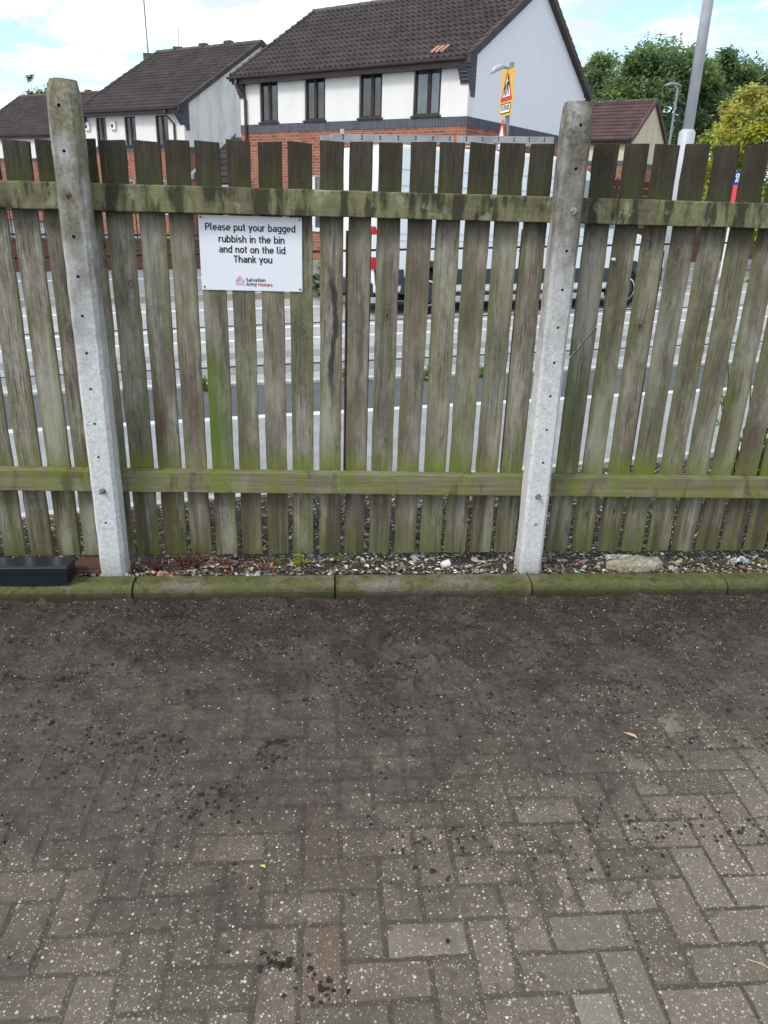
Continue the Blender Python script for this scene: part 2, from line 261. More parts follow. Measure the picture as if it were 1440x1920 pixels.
M = dict(
    wood=wood('weathered_picket_wood'), rail=rail_wood('lichened_rail_wood', False), rail_low=rail_wood('mossy_rail_wood', True), post=concrete_post('old_concrete'),
    steel=simple('galvanised_steel', (.45, .44, .42), .4, .9, .25, 60), rust=simple('rusty_iron', (.075, .045, .032), .8, .3, .4, 40), rusty=simple('bolt_rust', (.20, .15, .11), .7, .4, .4, 80),
    bolt=simple('bolt_zinc', (.30, .27, .23), .5, .6, .4, 90),
    white_board=simple('white_aluminium', (.78, .81, .87), .35, 0, .03, 3, .5), black_ink=simple('black_ink', (.012, .013, .02), .5, 0, .1), red_ink=simple('red_ink', (.55, .03, .06), .5, 0, .1), navy_ink=simple('navy_ink', (.03, .03, .06), .5, 0, .1),
    screw=simple('screw_head', (.18, .18, .2), .4, .7, .3, 90),
    paver=paver_mat(), mud=mud_mat(), clod=simple('clod_soil', (.038, .031, .026), .95, 0, .45, 40, .2, .5), kerb=kerb_mat(),
    soil=ground_mat('dark_soil', (.035, .029, .023), (.085, .07, .055), 9, 120), chip=chip_mat(),
    asphalt=ground_mat('dark_asphalt', (.085, .09, .095), (.125, .13, .135), 2, 130), path=ground_mat('pale_asphalt', (.24, .245, .25), (.36, .365, .37), 3, 90),
    tram=ground_mat('track_concrete', (.30, .297, .29), (.41, .405, .395), 2.5, 60), farpath=ground_mat('far_pavement', (.20, .205, .215), (.26, .265, .275), 1.5, 60), base=ground_mat('bare_ground', (.12, .12, .11), (.17, .165, .15), .3, 8),
    paint=simple('road_paint', (.68, .68, .66), .7, 0, .12, 8), edge=simple('edging_concrete', (.5, .5, .48), .85, 0, .2, 14, bump=.3), groove=simple('rail_groove', (.03, .03, .032), .5, .4, .3, 10),
    drain=simple('drain_kerb', (.38, .34, .28), .85, 0, .25, 5, bump=.3), hole=simple('hole_shade', (.01, .01, .01), .9, 0, .1),  # hole: near-black paint for the shade inside openings, reused on the latch
    redbrick=brick('red_brick', (.42, .145, .085), (.16, .065, .055), (.42, .36, .30)), darkbrick=brick('dark_red_brick', (.21, .075, .055), (.12, .055, .045), (.2, .17, .15)),
    bluebrick=brick('blue_brick_soldier', (.105, .12, .15), (.075, .085, .105), (.20, .21, .23), w=.8, h=.085, soldier=True), bluecourse=brick('blue_brick', (.085, .10, .13), (.06, .065, .085), (.17, .18, .2)),
    render=render_wall('cream_white_render', (.78, .77, .73), .18), render2=render_wall('stained_render', (.74, .73, .68), .75), rgable=render_wall('shade_side_white_render', (.80, .82, .86), .06), cream=render_wall('cream_render', (.66, .58, .40), .5),  # rgable: white render with the gable's bluish shade tone put into its colour
    roof=roof_mat('brown_roof_tile', (.042, .034, .033), (.070, .056, .053)), roof2=roof_mat('red_brown_roof_tile', (.075, .045, .043), (.11, .065, .06)), ridge=simple('mossy_ridge', (.10, .095, .07), .9, 0, .4, 6, .2, .3), salmon=simple('salmon_tile', (.45, .22, .16), .8, 0, .2, 20),
    brown=simple('brown_joinery', (.035, .022, .02), .45, 0, .25, 8, .4), gutter=simple('brown_gutter', (.085, .06, .055), .4, 0, .25, 5, .4), lead=simple('lead_flashing', (.22, .24, .27), .6, .2, .3, 8),
    glass=glass('window_glass'), curtain=simple('pale_curtain', (.75, .82, .80), .9, 0, .3, 5), blind=simple('slatted_blind', (.20, .22, .17), .7, 0, .3, 8), teal=simple('teal_curtain', (.06, .12, .13), .9, 0, .3, 5), dark=simple('dark_room', (.02, .022, .024), .9, 0, .2), pvc=simple('white_frame', (.75, .76, .76), .4, 0, .08, 6, .5),
    grey=simple('grey_column_paint', (.47, .49, .53), .45, .1, .12, 3, .5), grey_d=simple('grey_sign_pole', (.24, .26, .27), .5, .3, .2, 6),
    vanwhite=simple('white_van_paint', (.74, .79, .81), .25, 0, .04, 1, .5), vantrim=simple('black_van_trim', (.035, .042, .05), .55, 0, .2, 3, .4), tyre=simple('tyre_rubber', (.012, .012, .013), .85, 0, .3, 10), chrome=simple('silver_trim', (.55, .55, .55), .3, .8, .1, 3), redlamp=simple('red_lamp_lens', (.50, .012, .03), .2, 0, .2, 30, .6), ladder=simple('worn_aluminium', (.38, .37, .36), .5, .4, .25, 4, .4), orange=simple('orange_strap', (.6, .13, .06), .6),
    yellow=simple('yellow_backing', (.78, .46, .03), .4, 0, .06, 3, .5), signred=simple('sign_red', (.62, .045, .035), .4, 0, .08), signwhite=simple('sign_white', (.85, .87, .88), .4, 0, .04), blue=simple('board_blue', (.015, .045, .30), .4, 0, .1), boardred=simple('board_red', (.72, .07, .10), .4, 0, .1),
    bark=simple('bark', (.075, .06, .045), .95, 0, .35, 20, .1, .5), stem=simple('green_stem', (.14, .13, .05), .8, 0, .3, 20),
    leaf_d=leafm('leaf_dark', (.12, .20, .105), (.20, .30, .15)), leaf_m=leafm('leaf_mid', (.17, .265, .11), (.26, .36, .16)), leaf_l=leafm('leaf_light', (.22, .32, .08), (.34, .44, .13)),
    leaf_y=leafm('leaf_yellow', (.44, .50, .05), (.62, .62, .09)), leaf_o=leafm('leaf_orange', (.68, .54, .16), (.78, .64, .25)), leaf_r=leafm('leaf_rust', (.19, .075, .045), (.34, .17, .09)), leaf_g=leafm('weed_leaf', (.09, .16, .03), (.20, .27, .06)),
    boxblack=simple('black_plastic', (.012, .016, .024), .35, 0, .25, 6, .5), brownplastic=simple('brown_plastic', (.11, .055, .042), .6, 0, .25, 12), pink=simple('pink_stone', (.48, .25, .21), .9, 0, .2, 40, .2, .4), rock=ground_mat('pale_rock', (.22, .19, .13), (.38, .35, .26), 14, 90), cup=simple('white_litter', (.72, .74, .70), .6, 0, .1, 20), foil=simple('crumpled_foil', (.6, .63, .66), .35, .6, .3, 30), green_l=simple('green_litter', (.12, .42, .28), .5), turq=simple('turquoise_litter', (.2, .6, .62), .5), redl=simple('red_litter', (.75, .1, .07), .6), tan=simple('tan_leaf', (.5, .36, .22), .8, 0, .2, 60), yel=simple('yellow_leaf', (.55, .48, .12), .8), bluel=simple('blue_litter', (.1, .4, .6), .6), grit=simple('pale_grit', (.62, .57, .48), .9, 0, .3, 50, .2, .3),
)
# ---------------------------------------------------------------- mesh helpers
class MB:
    def __init__(s): s.v = []; s.f = []; s.mi = []; s.col = []
    def face(s, pts, mi=0, col=None):
        k = len(s.v); s.v += [tuple(p) for p in pts]; s.f.append(tuple(range(k, k + len(pts)))); s.mi.append(mi); s.col.append(col or (1, 1, 1))
    def add(s, vs, fs, mi=0, col=None):
        k = len(s.v); s.v += [tuple(p) for p in vs]
        for f in fs: s.f.append(tuple(i + k for i in f)); s.mi.append(mi); s.col.append(col or (1, 1, 1))
        return s
    def box(s, x0, x1, y0, y1, z0, z1, mi=0, X=None):
        vs = [Vector(p) for p in ((x0, y0, z0), (x1, y0, z0), (x1, y1, z0), (x0, y1, z0), (x0, y0, z1), (x1, y0, z1), (x1, y1, z1), (x0, y1, z1))]
        if X is not None: vs = [X @ p for p in vs]
        return s.add(vs, [(0, 3, 2, 1), (4, 5, 6, 7), (0, 1, 5, 4), (1, 2, 6, 5), (2, 3, 7, 6), (3, 0, 4, 7)], mi)
    def prism(s, poly, a, b, ax='y', mi=0):               # polygon in the other two axes, extruded along ax
        f = {'y': lambda p, t: (p[0], t, p[1]), 'x': lambda p, t: (t, p[0], p[1]), 'z': lambda p, t: (p[0], p[1], t)}[ax]
        n = len(poly); vs = [f(p, a) for p in poly] + [f(p, b) for p in poly]
        return s.add(vs, [tuple(range(n))[::-1], tuple(range(n, 2 * n))] + [(i, (i + 1) % n, n + (i + 1) % n, n + i) for i in range(n)], mi)
    def tube(s, pts, rad, n=8, mi=0):
        pts = [Vector(p) for p in pts]; rad = rad if isinstance(rad, (list, tuple)) else [rad] * len(pts)
        vs = []; up = Vector((0, 0, 1))
        for i, p in enumerate(pts):
            d = (pts[min(i + 1, len(pts) - 1)] - pts[max(i - 1, 0)]).normalized()
            a = d.cross(Vector((0, 1, 0)) if abs(d.z) > .8 else up).normalized(); b = d.cross(a)
            vs += [p + (a * math.cos(6.2832 * k / n) + b * math.sin(6.2832 * k / n)) * rad[i] for k in range(n)]
        fs = [(i * n + k, i * n + (k + 1) % n, (i + 1) * n + (k + 1) % n, (i + 1) * n + k) for i in range(len(pts) - 1) for k in range(n)]
        fs += [tuple(range(n))[::-1], tuple(range((len(pts) - 1) * n, len(pts) * n))]
        return s.add(vs, fs, mi)
    def build(s, name, mats, parent=None, smooth=False, bevel=0., tint=False, seg=2):
        me = bpy.data.meshes.new(name); me.from_pydata(s.v, [], s.f)
        for q in (mats if isinstance(mats, (list, tuple)) else [mats]): me.materials.append(q)
        if any(s.mi): me.polygons.foreach_set('material_index', s.mi)
        if smooth: me.polygons.foreach_set('use_smooth', [True] * len(s.f))
        if tint:
            a = me.color_attributes.new('tint', 'FLOAT_COLOR', 'CORNER'); buf = []
            for f, c in zip(s.f, s.col): buf += [c[0], c[1], c[2], 1.] * len(f)
            a.data.foreach_set('color', buf)
        me.update(); o = bpy.data.objects.new(name, me); COL.objects.link(o)
        if parent: o.parent = parent
        if bevel:
            b = o.modifiers.new('bevel', 'BEVEL'); b.width = bevel; b.segments = seg; b.limit_method = 'ANGLE'; b.angle_limit = R(35)
        return o
def tag(o, label=None, cat=None, group=None, kind=None):
    if label: o['label'] = label
    if cat: o['category'] = cat
    if group: o['group'] = group
    if kind: o['kind'] = kind
    return o
def empty(name, loc=(0, 0, 0), rz=0., label=None, cat=None, group=None):
    o = bpy.data.objects.new(name, None); COL.objects.link(o); o.location = loc; o.rotation_euler = (0, 0, rz); o.empty_display_size = .1
    return tag(o, label, cat, group)
def bake(o):                                              # apply modifiers into the mesh
    dg = bpy.context.evaluated_depsgraph_get(); me = bpy.data.meshes.new_from_object(o.evaluated_get(dg)); o.modifiers.clear(); o.data = me; return o
def _arc(cx, cy, rx, ry, a0, a1, n=9): return [(cx + rx * math.cos(R(a0 + (a1 - a0) * i / n)), cy + ry * math.sin(R(a0 + (a1 - a0) * i / n))) for i in range(n + 1)]
_b, _t, _C = .75, 6.6, 9.25
def _st(x0, x1, y0=_b, y1=_t):
    r = (x1 - x0) / 2; c = (x0 + x1) / 2; p = _arc(c, y1 - r, r, r, 0, 180) + _arc(c, y0 + r, r, r, 180, 360); return p + [p[0]]
def _n(x0, x1): r = (x1 - x0) / 2; return [(x0, _t - r)] + _arc((x0 + x1) / 2, _t - r, r, r, 180, 0) + [(x1, 0)]
_dot = [(.75, 8.6), (.75, 10.1)]
GLY = {  # plain upright stroke letters: (advance, strokes)
 'o': (5.7, [_st(.85, 4.85)]), 'b': (5.7, [[(.85, 10.3), (.85, 0)], _st(.85, 4.85)]), 'd': (5.7, [[(4.85, 10.3), (4.85, 0)], _st(.85, 4.85)]), 'p': (5.7, [[(.85, 7.35), (.85, -2.8)], _st(.85, 4.85)]),
 'g': (5.7, [_st(.85, 4.85), [(4.85, 7.35)] + [(4.85, -.4)] + _arc(2.95, -.4, 1.9, 1.75, 0, -100)[1:] + [(1.3, -2.1)]]),
 'a': (5.5, [[(4.6, 0), (4.6, _t - 1.8)] + _arc(2.8, _t - 1.8, 1.8, 1.8, 0, 125)[1:] + [(1.25, 6.0)], [(4.6, 4.0), (2.4, 4.0)] + _arc(2.35, 2.38, 1.6, 1.62, 90, 270)[1:] + [(2.9, _b)] + _arc(2.9, 2.3, 1.7, 1.55, -90, 0)[1:]]),
 'e': (5.6, [[(.85, 3.55), (4.8, 3.55), (4.8, _t - 2)] + _arc(2.83, _t - 2, 1.97, 2, 0, 180)[1:] + _arc(2.83, _b + 2, 1.97, 2, 180, 318)]),
 's': (5.1, [_arc(2.55, 5.15, 1.75, 1.45, 40, 270) + _arc(2.55, 2.22, 1.85, 1.47, 90, -145)]),
 'u': (5.6, [[(.85, 7.35), (.85, _b + 1.9)] + _arc(2.8, _b + 1.9, 1.95, 1.9, 180, 360), [(4.75, 7.35), (4.75, 0)]]), 'n': (5.6, [[(.85, 7.35), (.85, 0)], _n(.85, 4.75)]), 'h': (5.6, [[(.85, 10.3), (.85, 0)], _n(.85, 4.75)]),
 'm': (8.9, [[(.85, 7.35), (.85, 0)], _n(.85, 4.45), _n(4.45, 8.05)]), 'r': (3.9, [[(.85, 7.35), (.85, 0)], [(.85, _t - 1.9)] + _arc(2.75, _t - 1.9, 1.9, 1.9, 180, 62)]),
 't': (3.6, [[(1.5, 9.3), (1.5, 2.1)] + _arc(2.85, 2.1, 1.35, 1.35, 180, 280)[1:], [(.2, _t), (3.2, _t)]]), 'l': (2.9, [[(.85, 10.3), (.85, 2.0)] + _arc(2.1, 2.0, 1.25, 1.25, 180, 280)[1:]]), 'i': (1.9, [[(.9, 7.35), (.9, 0)], [(.9, 8.7), (.9, 10.3)]]),
 'k': (5.1, [[(.85, 10.3), (.85, 0)], [(4.35, 7.35), (1.0, 3.0)], [(2.2, 4.55), (4.7, 0)]]), 'y': (5.1, [[(.45, 7.35), (2.6, .8)], [(4.8, 7.35), (2.45, .2)] + _arc(1.2, -.7, 1.0, 1.35, 20, -90)[1:]]), 'v': (5.1, [[(.45, 7.35), (2.6, .6), (4.75, 7.35)]]),
 'c': (5.0, [_arc(2.83, _t - 2, 1.97, 2, 42, 180) + _arc(2.83, _b + 2, 1.97, 2, 180, 318)]),
 'P': (6.0, [[(.85, 0), (.85, _C), (3.0, _C)] + _arc(3.0, 6.85, 2.35, 2.4, 90, -90)[1:] + [(.85, 4.45)]]), 'T': (5.8, [[(.1, _C), (5.7, _C)], [(2.9, _C), (2.9, 0)]]), 'H': (6.8, [[(.85, 10), (.85, 0)], [(5.75, 10), (5.75, 0)], [(.85, 5.1), (5.75, 5.1)]]),
 'S': (6.0, [_arc(2.95, 7.15, 2.05, 2.1, 38, 270) + _arc(2.95, 2.9, 2.2, 2.15, 90, -145)]), 'A': (6.4, [[(.5, 0), (3.2, 9.5), (5.9, 0)], [(1.4, 2.7), (5.0, 2.7)]]), 'O': (6.8, [_st(.85, 5.85, _b, _C)]), 'L': (5.2, [[(.85, 10), (.85, _b), (5.0, _b)]]), ' ': (2.9, [])}
def text(name, body, size, mt, parent, X, sx=1., align='CENTER', wt=1.5, ext=.0006, sp=.62):
    b = MB(); x = 0.; k = size / 10.; lay_ = 0
    for ch in body:
        adv, strokes = GLY[ch]
        for P in strokes:
            P = [Vector((q[0] + x, q[1])) for q in P]; n = len(P); closed = (P[0] - P[-1]).length < .01; L_ = []; R_ = []
            for i in range(n):
                a = P[i] - P[i - 1] if i else (P[0] - P[-2] if closed else P[1] - P[0]); c = P[i + 1] - P[i] if i < n - 1 else (P[1] - P[0] if closed else P[-1] - P[-2]); a.normalize(); c.normalize(); d = a + c
                if d.length < .01: d = c
                d.normalize(); nn = Vector((-d.y, d.x)); mlt = 1 / max(.5, abs(nn.dot(Vector((-a.y, a.x))))); L_.append(P[i] + nn * wt / 2 * mlt); R_.append(P[i] - nn * wt / 2 * mlt)
            z = lay_ % 7 * .00003; lay_ += 1
            vs = [(q.x * k * sx, q.y * k, zz) for zz in (0, ext + z) for S2 in (L_, R_) for q in S2]
            fs = [(2 * n + i, 3 * n + i, 3 * n + i + 1, 2 * n + i + 1) for i in range(n - 1)] + [(i, i + 1, 2 * n + i + 1, 2 * n + i)[::-1] for i in range(n - 1)] + [(n + i, n + i + 1, 3 * n + i + 1, 3 * n + i) for i in range(n - 1)] + [(0, n, 3 * n, 2 * n), (n - 1, 2 * n - 1, 4 * n - 1, 3 * n - 1)[::-1]]
            b.add(vs, fs)
        x += adv + sp
    w_ = x * k * sx; dx = {'CENTER': -w_ / 2, 'LEFT': 0}[align]; b.v = [tuple(X @ Vector((v[0] + dx, v[1], v[2]))) for v in b.v]
    return b.build(name, mt, parent)
STAND = Matrix.Rotation(R(90), 4, 'X')                    # text upright, facing -Y
def fbm(nx, ny, sx, sy, cell, seed, octs=4, pers=.55):
    r = np.random.default_rng(seed); out = np.zeros((ny, nx)); amp = 1.
    for o in range(octs):
        c = cell / 2 ** o; gx, gy = int(sx / c) + 3, int(sy / c) + 3; G = r.standard_normal((gy, gx))
        x = np.linspace(0, sx / c, nx); y = np.linspace(0, sy / c, ny); xi = x.astype(int); yi = y.astype(int)
        fx = x - xi; fy = y - yi; fx = fx * fx * (3 - 2 * fx); fy = fy * fy * (3 - 2 * fy)
        a = G[yi][:, xi]; b = G[yi][:, xi + 1]; c2 = G[yi + 1][:, xi]; d = G[yi + 1][:, xi + 1]
        out += amp * ((a * (1 - fx) + b * fx) * (1 - fy)[:, None] + (c2 * (1 - fx) + d * fx) * fy[:, None]); amp *= pers
    return out
def grid_obj(name, xs, ys, Z, mt, parent=None, smooth=True):
    ny, nx = Z.shape; X, Y = np.meshgrid(xs, ys); v = np.stack([X, Y, Z], -1).reshape(-1, 3).astype(np.float32)
    i = np.arange(nx * ny).reshape(ny, nx); q = np.stack([i[:-1, :-1], i[:-1, 1:], i[1:, 1:], i[1:, :-1]], -1).reshape(-1, 4)
    me = bpy.data.meshes.new(name); me.vertices.add(len(v)); me.vertices.foreach_set('co', v.ravel()); me.loops.add(q.size); me.loops.foreach_set('vertex_index', q.ravel().astype(np.int32))
    me.polygons.add(len(q)); me.polygons.foreach_set('loop_start', np.arange(0, q.size, 4, dtype=np.int32))
    if smooth: me.polygons.foreach_set('use_smooth', np.ones(len(q), bool))
    me.materials.append(mt); me.update(calc_edges=True); me.validate(); o = bpy.data.objects.new(name, me); COL.objects.link(o)
    if parent: o.parent = parent
    return o
# frame of the fence line: u along it, v away from the camera
YAW = R(4.97); OF = Vector((-1.1732, 3.0008, 0)); UU = Vector((math.cos(YAW), math.sin(YAW), 0)); VV = Vector((-math.sin(YAW), math.cos(YAW), 0))
def fr(u, v, z=0.): return OF + UU * u + VV * v + Vector((0, 0, z))
def to_uv(p): d = p - OF; return d.dot(UU), d.dot(VV)
def inframe(o): o.location = OF; o.rotation_euler = (0, 0, YAW); return o
# ---------------------------------------------------------------- ground and roads
b = MB(); b.face([(-600, -300, -.06), (600, -300, -.06), (600, 900, -.06), (-600, 900, -.06)]); tag(b.build('ground', M['base']), kind='structure')
def strip(name, A, B, C_, D_, z, mt, ext=14., kind='structure', ext2=None):  # between line AB (near) and line CD (far), both run on past the frame
    def go(P, Q, e): d = (Q - P).normalized(); return P - d * e, Q + d * e
    a0, a1 = go(A, B, ext); c0, c1 = go(C_, D_, ext2 or ext); b = MB(); n = 24
    lo = [a0.lerp(a1, i / n) for i in range(n + 1)]; hi = [c0.lerp(c1, i / n) for i in range(n + 1)]
    for i in range(n): b.face([(lo[i].x, lo[i].y, z), (lo[i + 1].x, lo[i + 1].y, z), (hi[i + 1].x, hi[i + 1].y, z), (hi[i].x, hi[i].y, z)])
    return tag(b.build(name, mt), kind=kind)
L2 = (g(130, 965), g(1290, 855)); L1 = (g(230, 800), g(1160, 744)); K2 = (g(219, 733), g(1180, 690)); L3 = (g(43, 575), g(1293, 534))
def nrm(L): d = (L[1] - L[0]).normalized(); return Vector((-d.y, d.x, 0))
def off(L, t): n = nrm(L) * t; return (L[0] + n, L[1] + n)
def bar(name, L, wd, z0, z1, mt, ext=14., kind='structure', gap=None):
    d = (L[1] - L[0]).normalized(); n = nrm(L); a = L[0] - d * ext; bb = L[1] + d * ext; mb = MB(); ln = (bb - a).length; t = 0.; seg = gap or ln
    while t < ln - .01:
        p = a + d * t; q = a + d * min(ln, t + seg - (.006 if gap else 0)); pts = [p, q, q + n * wd, p + n * wd]
        mb.prism([(k.x, k.y) for k in pts], z0, z1, 'z'); t += seg
    return tag(mb.build(name, mt), kind=kind)
strip('path', *off(L2, .07), *L1, .0, M['path']); bar('road_edging', off(L2, 0), .065, -.03, .012, M['edge'], gap=.9)
strip('road', *L1, *K2, -.004, M['asphalt']); bar('road_marking', L1, .095, -.01, .0045, M['paint'])
bar('road_kerb', K2, .10, -.03, .02, M['edge'], gap=.9); strip('tram_track', *off(K2, .1), *L3, -.008, M['tram'], ext=14, ext2=14)
for (xa, ya, xb, yb, wd, nm, mt, z) in ((372, 691, 1169, 653, .05, 'track_rail', 'groove', .0), (372, 614, 1169, 581, .06, 'track_rail', 'groove', .0), 
        (372, 644, 1169, 607, .11, 'track_marking', 'paint', .003), (372, 622, 1169, 588, .13, 'track_marking', 'paint', .003), (372, 583, 1169, 556, .13, 'track_marking', 'paint', .003)):
    bar(nm, (g(xa, ya), g(xb, yb)), wd, -.02, z, M[mt])
for (xa, ya, xb, yb) in ((372, 705, 1169, 667), (372, 675, 1169, 638)):
    bar('track_slab', (g(xa, ya), g(xb, yb)), .35, -.02, -.003, M['farpath'])
dk = bar('far_kerb', L3, .16, -.03, .10, M['drain'], gap=.5)
b = MB(); d3 = (L3[1] - L3[0]).normalized(); n3 = nrm(L3)
for i in range(-10, 44):
    p = L3[0] + d3 * (i * .5 + .03) - n3 * .002; q = p + d3 * .07; b.face([(p.x, p.y, .02), (q.x, q.y, .02), (q.x, q.y, .075), (p.x + .02 * d3.x, p.y + .02 * d3.y, .085)])
tag(b.build('slot_shade', M['hole']), kind='structure')  # flat black faces paint the shade in the slots; the kerb is uncut
strip('pavement', *off(L3, .16), *off(L3, 30), .08, M['farpath'], ext=30, ext2=40); bar('pavement_marking', off(L3, 3.1), .10, .06, .085, M['paint'])
# courtyard: block paving in herringbone, laid along the fence
b = MB(); W, J = .1, .0035
red_u = .905
for i in range(-44, 48):
    for j in range(-44, -1):
        c = (i - j) % 4
        if c == 0: x0, y0, x1, y1 = i, j, i + 2, j + 1
        elif c == 3: x0, y0, x1, y1 = i, j, i + 1, j + 2
        else: continue
        x0, x1 = x0 * W + .86, x1 * W + .86; y0, y1 = y0 * W - .03, y1 * W - .03
        if y1 > -.12: y1 = -.118
        if y0 >= y1 - .03: continue
        r = random.random(); isred = c == 3 and abs((x0 + x1) / 2 - .91) < .03
        t = (random.random() ** 1.5, (.9 if isred else (.25 * random.random() ** 6)), (.4 if (random.random() < .08 and x0 > 1.0) else 0) + (.25 * random.random() if x0 > 1.3 and y0 < -.9 else 0))
        h = random.uniform(-.0012, .0012); tx, ty = random.uniform(-.001, .001), random.uniform(-.001, .001); e = .006
        O = [(x0 + J, y0 + J), (x1 - J, y0 + J), (x1 - J, y1 - J), (x0 + J, y1 - J)]; I = [(x0 + J + e, y0 + J + e), (x1 - J - e, y0 + J + e), (x1 - J - e, y1 - J - e), (x0 + J + e, y1 - J - e)]
        zz = [h - tx - ty, h + tx - ty, h + tx + ty, h - tx + ty]
        vs = [(*O[k], -.03) for k in range(4)] + [(*O[k], zz[k] - .005) for k in range(4)] + [(*I[k], zz[k]) for k in range(4)]
        b.add(vs, [(8, 9, 10, 11)] + [(k, (k + 1) % 4, 4 + (k + 1) % 4, 4 + k) for k in range(4)] + [(4 + k, 4 + (k + 1) % 4, 8 + (k + 1) % 4, 8 + k) for k in range(4)], 0, t)
PAV = inframe(tag(b.build('paving', M['paver'], tint=True), kind='structure'))
# mud spread over the blocks: a real sheet, deep by the kerb and thinning out towards the camera
U0, U1, V0, V1 = -1.6, 3.5, -2.35, -.112; nx, ny = 780, 430
us = np.linspace(U0, U1, nx); vs_ = np.linspace(V0, V1, ny); sx, sy = U1 - U0, V1 - V0
UG, VG = np.meshgrid(us, vs_)
big = fbm(nx, ny, sx, sy, .55, 3, 5, .6); sm = fbm(nx, ny, sx, sy, .05, 4, 4, .65); lump = np.clip(fbm(nx, ny, sx, sy, .035, 5, 2, .5) - .75, 0, 3); patch = np.clip(fbm(nx, ny, sx, sy, .4, 6, 3) + .25, 0, 2)
trend = np.interp(VG, [-2.35, -1.75, -1.35, -.95, -.6, -.12], [-.0022, -.0015, .0000, .0028, .0058, .012]) - np.clip(UG - 1.2, 0, 2) * np.clip(-VG - .7, 0, 2) * .0036
near = np.interp(VG, [-2.3, -1.2, -.5], [.1, .55, 1.])
jd = np.minimum(np.abs(((UG - .86) / W) % 1 - .5), 9) * 0
mud = trend + big * .0019 + sm * (.0005 + .0011 * near) + lump * .011 * near * patch
mud += np.exp(-(VG + .112) / -.03 * -1 if False else -np.abs(VG + .112) / .035) * (.010 + .006 * np.clip(big + .5 * sm, -1, 2))
mud = np.maximum(mud, -.0065 + .0009 * sm)
# the blocks below still print through as faint sunk joints
ci = np.floor((UG - .86) / W).astype(int); cj = np.floor((VG + .03) / W).astype(int); cc = (ci - cj) % 4
fu = ((UG - .86) / W) % 1; fv = ((VG + .03) / W) % 1
dl = np.where(cc == 1, 9, fu); dr = np.where(cc == 0, 9, 1 - fu); db_ = np.where(cc == 2, 9, fv); dt = np.where(cc == 3, 9, 1 - fv)
jd = np.minimum(np.minimum(dl, dr), np.minimum(db_, dt)); mud -= np.exp(-(jd / .06) ** 2) * np.interp(VG, [-2., -.9, -.3], [.0004, .0016, .0010])
MUD = inframe(tag(grid_obj('mud', us, vs_, mud, M['mud']), kind='structure'))
jat = MUD.data.color_attributes.new('joint', 'FLOAT_COLOR', 'POINT'); jv = np.exp(-((jd + .012 * sm) / .075) ** 2) * np.interp(VG, [-2.2, -1.0, -.35], [.9, .85, .25]) * np.clip(.75 + .35 * big, 0, 1.)
jat.data.foreach_set('color', np.stack([jv, jv, jv, np.ones_like(jv)], -1).astype(np.float32).ravel())
def mud_z(u, v):
    i = int((u - U0) / sx * (nx - 1)); j = int((v - V0) / sy * (ny - 1))
    return max(0., float(mud[min(max(j, 0), ny - 1), min(max(i, 0), nx - 1)]))
def blob(b, p, r, flat=.7, mi=0, col=None, n=6):            # a small rough lump
    t = (1 + 5 ** .5) / 2; V = [(-1, t, 0), (1, t, 0), (-1, -t, 0), (1, -t, 0), (0, -1, t), (0, 1, t), (0, -1, -t), (0, 1, -t), (t, 0, -1), (t, 0, 1), (-t, 0, -1), (-t, 0, 1)]
    Fc = [(0, 11, 5), (0, 5, 1), (0, 1, 7), (0, 7, 10), (0, 10, 11), (1, 5, 9), (5, 11, 4), (11, 10, 2), (10, 7, 6), (7, 1, 8), (3, 9, 4), (3, 4, 2), (3, 2, 6), (3, 6, 8), (3, 8, 9), (4, 9, 5), (2, 4, 11), (6, 2, 10), (8, 6, 7), (9, 8, 1)]
    a = random.random() * 6.28; ca, sa = math.cos(a), math.sin(a); ex = random.uniform(.7, 1.5); vs = []
    for q in V:
        k = r / 1.9 * random.uniform(.5, 1.35); x, y, z = q[0] * k * ex, q[1] * k, q[2] * k * flat; vs.append((p[0] + x * ca - y * sa, p[1] + x * sa + y * ca, p[2] + z))
    b.add(vs, Fc, mi, col)
b = MB()
cents = [(random.uniform(-1.3, 3.2), -.115 - 1.5 * random.random() ** 2.2) for _ in range(130)]
for _ in range(20000):
    if random.random() < .86:
        cu, cv = random.choice(cents); k = abs(random.gauss(0, 1)); u = cu + random.gauss(0, .11); v = cv + random.gauss(0, .045)
    else: u = random.uniform(-1.5, 3.4); v = -.115 - 2.1 * random.random() ** 1.8
    if v > -.118 or v < -2.3 or not U0 < u < U1: continue
    if random.random() < np.interp(v, [-2.2, -1.0], [.85, .0]): continue
    r = .0011 + .0056 * random.random() ** 6
    blob(b, (u, v, mud_z(u, v) + r * .35), r, .75)
for (px, py, n_) in ((525, 1800, 60), (600, 1865, 40), (330, 1385, 30), (500, 1420, 30), (115, 1275, 60), (860, 1560, 14), (600, 1835, 24), (530, 1395, 40), (880, 1180, 70), (1050, 1210, 70), (600, 1145, 80), (330, 1160, 50)):
    cu, cv = to_uv(g(px, py))
    for _ in range(n_):
        r = .0012 + .0062 * random.random() ** 3; u = cu + random.gauss(0, .025); v = cv + random.gauss(0, .014); blob(b, (u, v, mud_z(u, v) + r * .4), r, .8)
inframe(tag(b.build('dirt_clods', M['clod']), 'dark crumbs of soil scattered over the block paving', 'soil', kind='stuff'))
b = MB()
for _ in range(1500):
    u = random.uniform(-1.5, 3.4); v = -.13 - 2.1 * random.random(); r = .0012 + .0022 * random.random() ** 2; blob(b, (u, v, mud_z(u, v) + r * .3), r, .6)
inframe(tag(b.build('grit', M['grit'], smooth=True), 'pale specks of grit scattered over the dark mud', 'grit', kind='stuff'))
